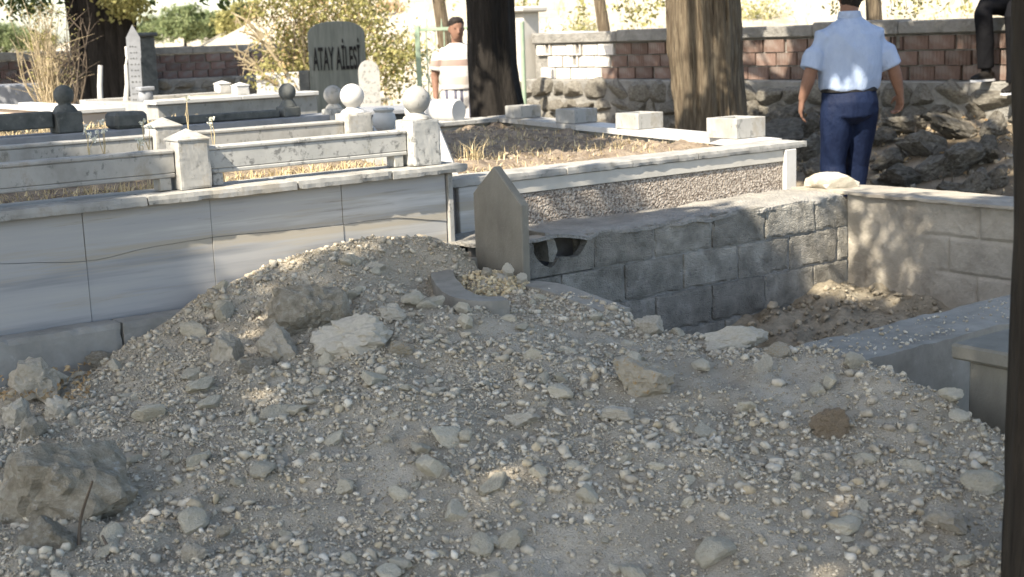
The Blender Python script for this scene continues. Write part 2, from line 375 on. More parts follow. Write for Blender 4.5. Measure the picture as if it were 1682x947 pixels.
def gravel_cols(rg, n, bright=1.0, warm=1.0):
    pal = np.array([(.45, .396, .305), (.51, .456, .358), (.60, .553, .458), (.47, .395, .275), (.41, .366, .292), (.55, .495, .394)])
    pr = np.array([.27, .32, .09, .05*warm, .12, .15]); pr /= pr.sum()
    c = pal[rg.choice(6, n, p=pr)]*rg.uniform(.8, 1.14, (n, 1))*bright
    return c

def grass(name, P, H, mat_, rg, lean=.5, wid=.004, bend=True):
    """dry blades: P roots (n,3), H heights (n,)"""
    n = len(P); a = rg.uniform(0, 2*np.pi, n); l = rg.uniform(0, lean, n)
    d = np.stack([np.cos(a)*l, np.sin(a)*l, np.ones(n)], 1); d /= np.linalg.norm(d, axis=1)[:, None]
    s = np.stack([-np.sin(a), np.cos(a), np.zeros(n)], 1)*wid*rg.uniform(.6, 1.4, (n, 1))
    mid = P + d*H[:, None]*.55; tip = P + d*H[:, None] + np.stack([np.cos(a), np.sin(a), -.3*np.ones(n)], 1)*(H*l*.5)[:, None]
    V = np.stack([P-s, P+s, mid+s*.8, mid-s*.8, tip], 1).reshape(-1, 3); b = (np.arange(n)*5)[:, None]
    F = np.concatenate([b+[0, 1, 2], b+[0, 2, 3], b+[3, 2, 4]])
    return np_mesh(name, V, F, mat_)

def leaves_mesh(name, C, L, mat_, rg, asp=.5, droop=.3):
    """leaf-sized folded diamonds at C (n,3) with lengths L (n,)"""
    n = len(C); R = rot_rand(rg, n)
    t = np.array([(-.5, 0, 0), (0, asp*.5, .08), (.5, 0, -.06), (0, -asp*.5, .08)])
    V = (np.einsum('nij,vj->nvi', R, t)*L[:, None, None] + C[:, None, :]).reshape(-1, 3)
    b = (np.arange(n)*4)[:, None]; F = np.concatenate([b+[0, 1, 2], b+[0, 2, 3]])
    return np_mesh(name, V, F, mat_)

# ---------------------------------------------------------------- ground, hill, pit
def pit_floor(u, v):
    z = -.16 + .22*sstep(4.6, 6.3, u)*sstep(3.6, 5.0, v) - .10*sstep(4.6, 3.4, u) + .10*sstep(3.9, 3.2, v)*sstep(4.5, 6, u)
    return z + .07*fbm(u, v, 2.6) + .09*abs(fbm(u+9, v, 5.0, 4)) - .05
def ground_z(u, v):
    p = W(u, v); Y = max(p.y, 1.0); px = 841 + 2250*p.x/Y
    z = .03*fbm(u, v, .7) + .012*fbm(u, v, 3.1)
    b = sstep(8.2, 10.5, u)*sstep(11.8, 10.9, u)*sstep(12.5, 8.5, v)*.62                    # stony bank at the foot of the wall
    z += b + .05*b*fbm(u, v, 2.2)
    if p.y > 0:
        d = max(0.0, u-11.2) if v < 16 else max(0.0, p.y-24)
        d = max(0.0, max(u-11.5, 0) + .0) if v < 13 else max(0.0, p.y-21)
        w = sstep(330, 720, px)
        z += min(d, 260)*(.012 + .115*w)*sstep(0, 12, d) + (.6*fbm(u, v, .03, 3) if d > 20 else 0)*sstep(20, 60, d)
    if 3.15 < u < 6.42 and 3.05 < v < 5.28: z = pit_floor(u, v)
    return z
def axis_lines(fine0, fine1, st, lo, hi, g=1.22):
    a = list(np.arange(fine0, fine1+1e-6, st)); s = st
    while a[-1] < hi: s *= g; a.append(a[-1]+s)
    s = st
    while a[0] > lo: s *= g; a.insert(0, a[0]-s)
    return a
def build_ground():
    us = axis_lines(2.9, 11.2, .05, -700, 900); vs = axis_lines(2.9, 8.5, .05, -700, 900)
    nu, nv = len(us), len(vs); V = []; hillf = []
    for v in vs:
        for u in us: V.append((*W(u, v).xy, ground_z(u, v)))
    F = []; mi = []
    for j in range(nv-1):
        for i in range(nu-1):
            F.append((j*nu+i, j*nu+i+1, (j+1)*nu+i+1, (j+1)*nu+i))
            u, v = us[i], vs[j]; p = W(u, v)
            mi.append(2 if (3.1 <= u < 6.4 and 3.0 <= v < 5.25) else (1 if (u > 11.4 or p.y > 24) else 0))
    me = np_mesh('ground', V, F, MT['ground'], True)
    me.materials.append(MT['hill']); me.materials.append(MT['pit']); me.polygons.foreach_set('material_index', mi)
    o = bpy.data.objects.new('ground', me); COL.objects.link(o); return tag(o, 'dusty cemetery ground running on into dry grassy slopes', kind='structure')
GROUND = build_ground()

# ---------------------------------------------------------------- rubble heap in the foreground
RIDGE = [(-250, 575, None, .24), (0, 600, None, .27), (150, 592, None, .27), (240, 548, 5.22, None), (305, 520, 5.22, None), (420, 449, 5.18, None), (540, 410, 5.15, None), (620, 398, 5.12, None), (700, 390, 5.08, None), (760, 405, 5.0, None)]
RIDGE_Y = [(790, 455, 6.15), (830, 480, 5.95), (880, 474, 5.9), (1000, 507, 5.55), (1100, 545, 5.25), (1200, 562, 5.0), (1290, 580, 4.8), (1350, 572, 4.6), (1420, 604, 4.42), (1500, 636, 4.25), (1560, 664, 4.15), (1650, 716, 4.0), (1800, 790, 3.8)]
ctrl = []; ridge = []
for (x, y, v, z) in RIDGE: p = atv(x, y, v) if v else atz(x, y, z); ctrl.append(p); ridge.append(p)
for (x, y, Y) in RIDGE_Y: p = atY(x, y, Y); ctrl.append(p); ridge.append(p)
for x in range(-250, 1951, 220):
    ctrl.append(atz(x, 947, .15)); ctrl.append(atz(x, 1300, .06)); ctrl.append(atz(x, 1900, .02))
for (x, y, z) in [(0, 750, .21), (200, 720, .25), (420, 640, .33), (640, 560, .43), (840, 600, .385), (1060, 640, .36), (1300, 660, .31), (1500, 760, .225), (840, 760, .27), (420, 780, .235), (1200, 800, .235), (620, 470, .53), (500, 500, .47)]:
    ctrl.append(atz(x, y, z))
for (x, y, Y) in [(720, 502, 5.62), (780, 514, 5.55), (840, 510, 5.55), (700, 452, 5.85)]: ctrl.append(atY(x, y, Y))
CT = np.array([p[:] for p in ctrl])
def tps_fit(P, z, lam=.002):
    n = len(P); d = np.linalg.norm(P[:, None]-P[None], axis=2); K = np.where(d > 0, d*d*np.log(np.maximum(d, 1e-9)), 0) + lam*np.eye(n)
    Q = np.c_[np.ones(n), P]; A = np.block([[K, Q], [Q.T, np.zeros((3, 3))]]); s = np.linalg.solve(A, np.r_[z, np.zeros(3)]); return s
TP = tps_fit(CT[:, :2], CT[:, 2])
def tps(X):
    d = np.linalg.norm(X[:, None]-CT[None, :, :2], axis=2); K = np.where(d > 0, d*d*np.log(np.maximum(d, 1e-9)), 0)
    n = len(CT); return K @ TP[:n] + TP[n] + X @ TP[n+1:]
RT = np.array([p.x/p.y for p in ridge]); RY = np.array([p.y for p in ridge]); _o = np.argsort(RT); RT = RT[_o]; RY = RY[_o]
def mound_z(X):
    X = np.asarray(X, float); t = X[:, 0]/np.maximum(X[:, 1], .3); ry = np.interp(t, RT, RY); bey = np.maximum(0, X[:, 1]-ry)
    k = np.where(X[:, 1] > ry, ry/X[:, 1], 1.0); z = tps(X*k[:, None])
    sl = np.interp(t, [-.05, .02], [.12, .85]); return z - sl*bey, bey
def mound_n(X):
    return np.array([.038*fbm(x, y, 2.0, 3) - .026*abs(fbm(x+3, y+8, 4.2, 2)) + .008 + .018*fbm(x+5, y, 8, 3) + .006*fbm(x, y, 33, 2) for x, y in X])
HEAP = Thing('rubble_heap', 'big pale grey heap of excavated gravel, dust and stones in the foreground', 'rubble heap', (0, 4.2, 0), 'xy')
def build_mound():
    xs = np.arange(-3.1, 2.7, .03); ys = np.arange(1.6, 6.75, .03); X = np.array([(x, y) for y in ys for x in xs])
    z, bey = mound_z(X); z = z + mound_n(X)
    nu = len(xs); V = np.c_[X, z] - np.array(HEAP.o); F = []
    uvv = np.array([uv((x, y)) for x, y in X]); ok = (uvv[:, 1] < 5.37) & (z > -.45)
    for j in range(len(ys)-1):
        for i in range(nu-1):
            q = (j*nu+i, j*nu+i+1, (j+1)*nu+i+1, (j+1)*nu+i)
            if all(ok[list(q)]): F.append(q)
    return HEAP.part('dust_bed', np_mesh('dust_bed', V, F, MT['mound'], True), None, kind='stuff')
build_mound()

def sample_mound(n, rg, maxbey=.12):
    out = []; m = 0
    while m < n:
        Y = rg.uniform(2.5, 6.5, n); t = rg.uniform(-.42, .42, n); keep = rg.uniform(0, 1, n) < (Y/6.5)
        X = np.c_[t*Y, Y][keep]; z, bey = mound_z(X); u = X @ np.array([UX.x, UX.y]); v = X @ np.array([VX.x, VX.y])
        k = (bey < maxbey) & (v < 5.36) & ~((v > 5.26) & (u < 2.6)); X = X[k]; out.append(np.c_[X, z[k]]); m += k.sum()
    return np.concatenate(out)[:n]
def build_gravel():
    rg = np.random.default_rng(11)
    for (nm, n, lo, hi, sub, lift) in (('fine_gravel', 95000, .0028, .0075, 0, .45), ('coarse_gravel', 13500, .0058, .016, 1, .35), ('pebbles', 1900, .012, .027, 2, .25)):
        P = sample_mound(int(n*1.5), rg)
        den = np.array([fbm(x+31, y, 1.7, 3)*1.3 for x, y in P[:, :2]]); P = P[rg.uniform(-.95, .95, len(P)) < (den*1.5+.3 if lo > .004 else den*.8+.6)][:n]
        P[:, 2] += mound_n(P[:, :2])
        S = lo + (hi-lo)*rg.power(.55, len(P)); P[:, 2] += S*lift
        c = gravel_cols(rg, len(P), 1.0, 1+1.2*(lo > .006))
        HEAP.part(nm, scatter_rocks(nm, P-np.array(HEAP.o), S, c, MT['gravel'], rg, sub), None, kind='stuff')
build_gravel()

def rock_mesh(name, seed, sub=3, m=None, planes=14, rough=.07, hard=.78):
    V, F = rock_shape(sub, seed, planes, rough, hard); me = np_mesh(name, V, F, m or MT['rock'], True)
    smooth_angle(me, 28); return me
STONES = [rock_mesh('stone', 300+k, 3, MT['stone_dusty'], 8, .12, .55) for k in range(10)]
def build_stones():
    rg = np.random.default_rng(5); P = sample_mound(285, rg, .02); P[:, 2] += mound_n(P[:, :2])
    S = .016 + .042*rg.power(.36, len(P))
    for k in range(len(P)):
        o = bpy.data.objects.new('stone', STONES[k % 10]); COL.objects.link(o); o.parent = HEAP.root
        s = S[k]; o.location = P[k]-np.array(HEAP.o)+np.array([0, 0, s*.2]); o.scale = (s*rg.uniform(.8, 1.3), s*rg.uniform(.7, 1.0), s*rg.uniform(.5, .8)); o.rotation_euler = (rg.uniform(-.5, .5), rg.uniform(-.5, .5), rg.uniform(0, 6.3))
build_stones()

def big_rock(px, py, wpx, hpx, depth, m, seed, label, z=None, sub=4, sink=.25, rz=None, planes=16, flat=None, name='limestone_rock'):
    """a rock resting on the heap under pixel (px,py) of its middle; wpx x hpx its apparent size"""
    d = ray(px, py + hpx*.42); t = 2.5
    while t < 9:                                            # walk the ray down to the heap
        p = CAMPOS + d*t; zz = mound_z([(p.x, p.y)])[0][0] if z is None else z
        if p.z <= zz: break
        t += .01
    s = 1/(FPX/t); w = wpx*s/2; h = hpx*s/2*1.02
    me = rock_mesh(name, seed, sub, m, planes-4, .17, .66)
    o = bpy.data.objects.new(name, me); COL.objects.link(o)
    o.location = (p.x, p.y + w*depth*.75, zz + h*(1-sink)*.85); o.scale = (w*1.16, w*depth*1.1, h*1.2); o.rotation_euler = (0.0, 0.0, rz if rz is not None else random.uniform(-.4, .4))
    return tag(o, label, 'rock')
big_rock(590, 556, 134, 66, .7, MT['rock_pale'], 21, 'large white limestone rock with an ochre patch, mid-left on the rubble heap', rz=.15)
big_rock(505, 512, 116, 92, .8, MT['rock_dirty'], 33, 'brownish earthy boulder half buried just behind the white limestone rock', sink=.35)
big_rock(447, 568, 80, 68, .8, MT['rock'], 24, 'grey rounded rock in front and left of the brownish half buried boulder')
big_rock(375, 572, 58, 70, .8, MT['rock'], 25, 'grey upright rock leftmost of the row of big rocks on the heap')
big_rock(645, 517, 46, 32, .7, MT['rock_pale'], 26, 'small pale wedge rock touching the top of the white limestone rock')
big_rock(654, 575, 46, 24, .8, MT['rock_ochre'], 27, 'flat tan stone against the right end of the white limestone rock')
big_rock(420, 605, 56, 34, .8, MT['rock_dirty'], 28, 'flat dusty rock just below the grey rounded rock', sink=.4)
big_rock(1054, 617, 94, 66, .8, MT['rock_ochre'], 29, 'grey boulder with an orange stain on the right half of the heap', rz=.1)
big_rock(1073, 537, 52, 42, .8, MT['rock'], 30, 'grey lump on the crest of the heap below the block wall')
big_rock(1212, 563, 104, 40, .5, MT['rock_pale'], 41, 'long pale rock on the crest of the heap beside the open grave', rz=.1)
big_rock(1257, 602, 30, 42, .7, MT['rock_pale'], 42, 'narrow white stone just below the long pale crest rock')
big_rock(1279, 577, 36, 26, .8, MT['rock_ochre'], 43, 'smooth yellowish cobble on the crest beside the open grave')
big_rock(1365, 698, 56, 54, .8, MT['rock_brown'], 44, 'brown clod-like rock alone on the right slope of the heap')
big_rock(1560, 862, 76, 34, .6, MT['rock'], 45, 'long flat-topped grey stone near the lower right corner')
big_rock(722, 786, 40, 36, .7, MT['rock'], 46, 'flat angular grey stone near the middle of the lower heap', sink=.35)
big_rock(856, 690, 52, 28, .7, MT['rock_pale'], 47, 'pale flat stone in the middle of the heap')
big_rock(60, 628, 80, 68, .9, MT['rock'], 48, 'grey rock at the left edge below the blue-grey marble kerb', z=.25)
big_rock(25, 678, 52, 52, .9, MT['rock_pale'], 49, 'pale rounded stone at the left edge, lowest but one of the left stones', z=.24)
big_rock(92, 677, 54, 46, .9, MT['rock_pale'], 50, 'pale rounded stone right of its pair at the left edge', z=.24)
big_rock(45, 708, 46, 42, .9, MT['rock'], 51, 'grey cobble just above the big earthy boulder', z=.24)
big_rock(78, 790, 210, 178, .75, MT['rock_dirty'], 52, 'huge earth-coated boulder at the lower left edge', sink=.3, rz=.2, planes=12)
big_rock(170, 590, 54, 26, .6, MT['rock_dirty'], 53, 'thin slanted rock leaning on the marble kerb', z=.27)
big_rock(110, 847, 44, 36, .7, MT['rock_pale'], 54, 'white angular stone right below the huge earthy boulder')
big_rock(75, 885, 90, 62, .7, MT['rock_dirty'], 55, 'dark earthy rock in the lower left corner', sink=.35)
big_rock(615, 440, 30, 24, .8, MT['rock_pale'], 56, 'small pale stone near the top of the heap below the marble wall')
big_rock(1022, 683, 62, 28, .8, MT['rock_pale'], 57, 'low chalky stone below the orange-stained boulder', sink=.45)
big_rock(315, 918, 40, 34, .7, MT['rock'], 58, 'smooth grey stone near the bottom edge, left of centre')
big_rock(370, 873, 28, 18, .8, MT['rock_ochre'], 59, 'small oval yellowish pebble near the bottom edge, left of centre', name='pebble')

# ---------------------------------------------------------------- long marble grave on the left
A = Thing('marble_grave', 'long marble grave with grey banded panels, rails, pointed posts and ball posts', 'grave', (2.0, 5.9, .2))
def wob(a, b, n, fz, amp=.003): return [(a+(b-a)*i/n, fz(a+(b-a)*i/n) + amp*noise.noise((i*1.7+a*9, a, 3))) for i in range(n+1)]
ckx = [(-300, 440), (0, 433), (130, 430), (160, 427), (235, 408), (345, 390), (450, 380), (550, 370), (650, 357), (735, 363)]
CK = np.array([(uv(p)[0], p.z) for p in (atv(x, y, 5.40) for x, y in ckx)])
crack = lambda u: float(np.interp(u, CK[:, 0], CK[:, 1]))
JU = [.55, 1.22, 1.903, 2.455, 3.097, 3.665]
for i in range(5):
    a, b = JU[i]+.0015, JU[i+1]-.0015
    if i == 4: b -= .0
    top = wob(a, b, 10, lambda u: crack(u)+.0012); low = wob(a, b, 10, lambda u: crack(u)-.0012)
    A.part('panel', MB().prism([(a, .862), *top, (b, .862)][::1], 'y', 5.40+.003*(i % 2), 5.41), MT['panel'])
    A.part('panel', MB().prism([(a, .25), (b, .25), *low[::-1]], 'y', 5.40+.003*((i+1) % 2), 5.41), MT['panel'])
A.part('backing', MB().box(.55, 3.70, 5.411, 5.50, .2, .858), MT['greystone'])
A.part('corner_strip', MB().box(3.672, 3.70, 5.385, 5.432, .25, .862, .003), MT['marble'])
ku = [.5, 1.15, 1.98, 2.32, 3.0, 3.7]
for i in range(5): A.part('kerb_stone', MB().rough(ku[i]+.003, ku[i+1]-.003, 5.275+.003*(i % 2), 5.398, .18, .415+.003*(i % 2), .025, .0015, .006, i+9), MT['concrete_blue'])
cu = [.5, 1.45, 2.16, 2.85, 3.34, 3.765]
for i in range(5): A.part('cap_stone', MB().rough(cu[i]+.002, cu[i+1]-.002, 5.345, 5.64, .864+.001*(i % 2), .904+.0015*(i % 2), .022, .0012, .004, i), MT['marble'])
def post(T, u, v, z0, h, w, m, cap=.045, name='post'):
    mb = MB(); hw = w/2; ov = .004
    mb.rough(u-hw, u+hw, v-hw, v+hw, z0, z0+h, .012, .001, .003, u)
    e = hw+ov; zt = z0+h
    mb.add([(u-e, v-e, zt), (u+e, v-e, zt), (u+e, v+e, zt), (u-e, v+e, zt), (u-e, v-e, zt+.006), (u+e, v-e, zt+.006), (u+e, v+e, zt+.006), (u-e, v+e, zt+.006), (u, v, zt+cap)],
           [(0, 3, 2, 1), (0, 1, 5, 4), (1, 2, 6, 5), (2, 3, 7, 6), (3, 0, 4, 7), (4, 5, 8), (5, 6, 8), (6, 7, 8), (7, 4, 8)])
    return T.part(name, mb, m)
def ball_post(T, u, v, z0, h, w, r, m, mball=None, name='post'):
    hw = w/2; o = T.part(name, MB().rough(u-hw, u+hw, v-hw, v+hw, z0, z0+h, .012, .001, .004, u), m)
    zt = z0+h; prof = [(hw*.92, 0), (hw*.8, .014), (r*.62, .022), (r*.5, .03)]
    for k in range(1, 15):
        a = math.pi*(.16+.84*k/14); prof.append((max(.001, r*math.sin(a)), .03+r*.92-r*math.cos(a)))
    T.part('ball', MB().lathe(prof, 28, (u, v, zt+.0015)), mball or m, o, smooth=50); return o
def rail(T, ua, ub, v, z0, z1, m, feet=(1, 1), th=.04, name='rail', sk=0.0):
    mb = MB(); h = z1-z0
    mb.box(ua, ub, v-th, v+th, z0, z0+h*.155, .004); mb.box(ua, ub, v-th-.003, v+th, z1-h*.155, z1, .005)
    mb.box(ua, ub, v-th+.002, v+th-.004, z0+h*.165, z1-h*.165, .003); mb.box(ua+.001, ub-.001, v-th+.02, v+th-.02, z0+.004, z1-.004, .003)
    o = T.part(name, mb, m)
    for e, on in zip((ua+.02, ub-.07), feet):
        if on: T.part('rail_foot', MB().box(e, e+.05, v-th+.004, v+th-.004, .9065, z0-.001, .003), m, o)
    return o
post(A, 2.412, 5.487, .906, .205, .14, MT['marble'], .048)
ball_post(A, 3.58, 5.487, .906, .215, .155, .066, MT['marble_old'], MT['marble'])
rail(A, .55, 2.338, 5.50, .960, 1.077, MT['marble'], (0, 1)); rail(A, 2.486, 3.498, 5.50, .960, 1.077, MT['marble_old'])
# the far long side of the same grave, a little out of square
A.part('back_wall', MB().box(.7, 3.96, 6.44, 6.62, .2, .862), MT['cement'])
for (a, b) in ((.7, 2.2), (2.2, 3.2), (3.2, 4.02)): A.part('cap_stone', MB().box(a+.002, b-.002, 6.38, 6.66, .864, .904, .005), MT['marble'])
post(A, 2.745, 6.52, .906, .205, .14, MT['marble'], .048); ball_post(A, 3.84, 6.52, .906, .205, .15, .066, MT['marble'], MT['marble_white'])
rail(A, .8, 2.67, 6.53, .960, 1.077, MT['marble'], (0, 1)); rail(A, 2.82, 3.762, 6.53, .960, 1.077, MT['marble'])
A.part('end_wall', MB().prism([(3.60, 5.52), (3.70, 5.52), (3.93, 6.43), (3.83, 6.43)], 'z', .2, .86), MT['cement'])
A.part('cap_stone', MB().prism([(3.56, 5.645), (3.765, 5.645), (3.95, 6.375), (3.74, 6.375)], 'z', .8645, .9035), MT['marble'])
def soil_patch(T, poly, z, amp, m, name='soil', n=60):
    us = [p[0] for p in poly]; vs = [p[1] for p in poly]; (p0, p1, p2, p3) = [np.array(p) for p in poly]; V = []; F = []
    for j in range(n+1):
        for i in range(n+1):
            s, t = i/n, j/n; p = p0*(1-s)*(1-t)+p1*s*(1-t)+p2*s*t+p3*(1-s)*t
            V.append((p[0]-T.o[0], p[1]-T.o[1], z+amp*fbm(p[0], p[1], 2.5)+amp*.5*fbm(p[0], p[1], 11, 3)-T.o[2]))
    for j in range(n):
        for i in range(n): F.append((j*(n+1)+i, j*(n+1)+i+1, (j+1)*(n+1)+i+1, (j+1)*(n+1)+i))
    return T.part(name, np_mesh(name, V, F, m, True), None)
soil_patch(A, [(.6, 5.645), (3.56, 5.645), (3.74, 6.38), (.7, 6.38)], .875, .03, MT['soil'])
rg = np.random.default_rng(3)
def bed_points(poly, n, z, T):
    p0, p1, p2, p3 = [np.array(p) for p in poly]; s = rg.uniform(0, 1, (n, 1)); t = rg.uniform(0, 1, (n, 1))
    p = p0*(1-s)*(1-t)+p1*s*(1-t)+p2*s*t+p3*(1-s)*t; return np.c_[p, np.full(n, z)] - np.array(T.o)
A.part('dry_grass', grass('dry_grass', bed_points([(.7, 5.65), (3.5, 5.65), (3.6, 6.0), (.8, 6.0)], 1500, .87, A), rg.uniform(.03, .075, 1500), MT['straw'], rg, 1.6, .0032), None, kind='stuff')

# ---------------------------------------------------------------- right family plot with pebble-dash front
Rg = Thing('pebbledash_grave', 'wide grave plot with pebble-dash front, white marble coping and bare soil inside', 'grave', (5.5, 7.5, 0))
SK = .2228
def ru(v): return 6.30 + SK*(v-5.5)            # outer right side, slightly out of square
def lu(v): return 3.74 + SK*(v-5.5)
Rg.part('pebbledash_wall', MB().box(3.93, 6.165, 5.52, 5.66, .2, .70, .003), None)
pd = mat('pebble_dash', [(.22, .18, .145), (.42, .36, .30), (.60, .53, .45)], 60, detail=3, bump=1.0, bscale=60, bdist=.02, vor=85, contrast=(.38, .62), spots=[((.46, .40, .33), 3, .56, .5)])
Rg.root.children[0].data.materials.append(pd)
Rg.part('cement_band', MB().box(3.93, 6.165, 5.512, 5.65, .703, .772, .003), MT['cement'])
Rg.part('corner_slab', MB().box(6.168, 6.262, 5.495, 5.66, .2, .772, .004), MT['marble_white'])
Rg.part('corner_slab', MB().box(3.815, 3.927, 5.505, 5.66, .2, .772, .004), MT['panel'])
Rg.part('recess_shade', MB().box(3.755, 3.812, 5.53, 5.66, .2, .772, .004), MT['block_shade'])  # dark strip painted as the shade of a recess
for (a, b) in ((3.74, 4.5), (4.5, 5.45), (5.45, 6.36)): Rg.part('cap_stone', MB().rough(a+.002, b-.002, 5.497, 5.73, .774, .812, .025, .0012, .004, a), MT['marble'])
Rg.part('side_wall', MB().prism([(ru(5.67)-.12, 5.67), (ru(5.67)-.03, 5.67), (ru(9.55)-.03, 9.55), (ru(9.55)-.12, 9.55)], 'z', 0, .772), MT['cement'])
for (a, b) in ((5.734, 6.9), (6.9, 8.0), (8.0, 9.0), (9.0, 9.62)): Rg.part('cap_stone', MB().prism([(ru(a)-.22, a+.002), (ru(a)+.05, a+.002), (ru(b)+.05, b-.002), (ru(b)-.22, b-.002)], 'z', .774, .813), MT['marble_white' if a < 7 else 'marble'])
Rg.part('back_wall', MB().prism([(lu(9.5), 9.45), (ru(9.45)-.13, 9.45), (ru(9.55)-.13, 9.55), (lu(9.6), 9.55)], 'z', 0, .772), MT['cement'])
for k in range(3):
    a = lu(9.4)+k*(ru(9.4)-.23-lu(9.4))/3; b = lu(9.4)+(k+1)*(ru(9.4)-.23-lu(9.4))/3; Rg.part('cap_stone', MB().box(a+.002, b-.002, 9.38, 9.62, .774, .812, .005), MT['marble_old'])
Rg.part('left_wall', MB().prism([(lu(5.74), 5.74), (lu(5.74)+.16, 5.74), (lu(9.37)+.16, 9.37), (lu(9.37), 9.37)], 'z', .2, .80), MT['marble_old'])
SOILP = [(lu(5.735)+.17, 5.735), (ru(5.735)-.225, 5.735), (ru(9.37)-.225, 9.37), (lu(9.37)+.17, 9.37)]
soil_patch(Rg, SOILP, .745, .045, MT['soil'], n=110)
nn = 2600; bp = bed_points(SOILP, nn, .74, Rg); Rg.part('dry_grass', grass('dry_grass', bp, rg.uniform(.02, .075, nn), MT['straw'], rg, 1.8, .003), None, kind='stuff')
cl = bed_points(SOILP, 900, .755, Rg); Rg.part('soil_clods', scatter_rocks('soil_clods', cl, .006+.016*rg.power(.5, 900), np.repeat(np.array([[.30, .25, .19]]), 900, 0)*rg.uniform(.6, 1.3, (900, 1)), MT['gravel'], rg, 1), None, kind='stuff')
def socket_block(u, v, a, h, label):
    mb = MB(); x0, x1, y0, y1 = u-a/2, u+a/2, v-a/2, v+a/2; z0 = .8155; i = .045; n = .03
    vs = [(x0, y0, z0), (x1, y0, z0), (x1, y1, z0), (x0, y1, z0), (x0, y0, z0+h), (x1, y0, z0+h), (x1, y1, z0+h), (x0, y1, z0+h), (x0+i, y0+i, z0+h), (x1-i, y0+i, z0+h), (x1-i, y1-i, z0+h), (x0+i, y1-i, z0+h), (x0+i, y0+i, z0+h-n), (x1-i, y0+i, z0+h-n), (x1-i, y1-i, z0+h-n), (x0+i, y1-i, z0+h-n)]
    fs = [(0, 3, 2, 1)]
    for a_, b_ in ((0, 1), (1, 2), (2, 3), (3, 0)): fs += [(a_, b_, 4+b_, 4+a_), (4+a_, 4+b_, 8+b_, 8+a_), (8+a_, 8+b_, 12+b_, 12+a_)]
    fs.append((12, 13, 14, 15)); mb.add(vs, fs)
    o = single('marble_block', mb, MT['marble'], label, 'stone block', (u, v, z0), group='hollowed marble blocks on the grave coping')
    bv = o.modifiers.new('bevel', 'BEVEL'); bv.width = .004; bv.segments = 2; return o
socket_block(ru(9.15)-.085, 9.15, .215, .10, 'hollowed square marble block nearest the dark tree trunk')
socket_block(ru(8.2)-.085, 8.2, .23, .105, 'hollowed square marble block second from the dark tree trunk')
socket_block(ru(7.25)-.085, 7.25, .24, .11, 'hollowed square marble block second from the front corner, left of the brown trunk')
socket_block(ru(6.05)-.095, 6.05, .26, .125, 'hollowed square marble block nearest the front corner of the coping, in full sun')

# ---------------------------------------------------------------- open grave: block wall, plastered end, near kerb
Bw = Thing('block_wall', 'low cinder block wall of the open grave with a broken hollow block', 'wall', (4.9, 5.2, -.3))
ub = lambda x, y: uv(atv(x, y, 5.1))[0]
ZC = [-.255, -.05, .150, .345, .528]
rows = [(ub(1124, 520)-.1, 0, 1), (ub(1078, 500), 1, 2), (ub(1124, 450), 2, 3), (ub(977, 415), 3, 4)]
for (u0, lo, hi) in rows:
    k0 = -4
    for k in range(k0, 9):
        a, b = u0+k*.41, u0+(k+1)*.41
        a = max(a, 3.70); b = min(b, 6.27)
        if b-a < .05 or (hi == 4 and b < u0+.01): continue
        Bw.part('block', MB().rough(a+.004, b-.004, 5.10+random.uniform(0, .009), 5.29, ZC[lo]+.003, ZC[hi]-.003+(random.uniform(-.012, .004) if hi == 4 else 0), .016, .0024, .006, a*7+lo), MT['block'])
Bw.part('mortar_joints', MB().box(u0+.004, 6.275, 5.116, 5.28, -.25, .51, .002).box(3.70, u0-.006, 5.116, 5.28, -.25, .342, .002), MT['ledge'])
# the broken block: its shell pieces round two open cells
b0, b1 = 3.70, u0-.004; q = lambda x, y: (uv(atv(x, y, 5.10))[0], atv(x, y, 5.10).z)
jag = [q(*p) for p in [(872, 398), (878, 402), (878, 416), (884, 427), (895, 436), (905, 440), (911, 436), (918, 424), (930, 421), (940, 423), (951, 420), (958, 411), (965, 398), (966, 384), (977, 382)]]
sb = Bw.part('broken_block', MB().prism([(b0, .349), (b1, .349), *[(u, z) for u, z in jag[::-1]]], 'y', 5.104, 5.15), MT['block'])
Bw.part('block_web', MB().prism([q(*p) for p in [(900, 383), (908, 383), (917, 396), (921, 412), (915, 431), (907, 431), (906, 410)]], 'y', 5.125, 5.27), MT['block'], sb)
Bw.part('block_back', MB().box(b0, b1, 5.262, 5.29, .349, .522, .003), MT['block_shade'], sb)
def slab_grid(ua, ub_, va, vb, zf, th, nu, nv, edge=.012):
    mb = MB(); V = []; F = []
    for s in (0, 1):
        for j in range(nv+1):
            for i in range(nu+1):
                u = ua+(ub_-ua)*i/nu; v = va+(vb-va)*j/nv; z = zf(u, v)
                if j in (0, nv): v += edge*fbm(u, 3.3, 6, 3)
                if i in (0, nu): u += edge*fbm(v, 7.1, 6, 3)
                V.append((u, v, z - s*th))
    n = (nu+1)*(nv+1); ix = lambda s, i, j: s*n+j*(nu+1)+i
    for j in range(nv):
        for i in range(nu):
            F.append((ix(0, i, j), ix(0, i+1, j), ix(0, i+1, j+1), ix(0, i, j+1))); F.append((ix(1, i, j), ix(1, i, j+1), ix(1, i+1, j+1), ix(1, i+1, j)))
    for i in range(nu): F.append((ix(1, i, 0), ix(1, i+1, 0), ix(0, i+1, 0), ix(0, i, 0))); F.append((ix(0, i, nv), ix(0, i+1, nv), ix(1, i+1, nv), ix(1, i, nv)))
    for j in range(nv): F.append((ix(0, 0, j), ix(0, 0, j+1), ix(1, 0, j+1), ix(1, 0, j))); F.append((ix(0, nu, j), ix(1, nu, j), ix(1, nu, j+1), ix(0, nu, j+1)))
    return mb.add(V, F)
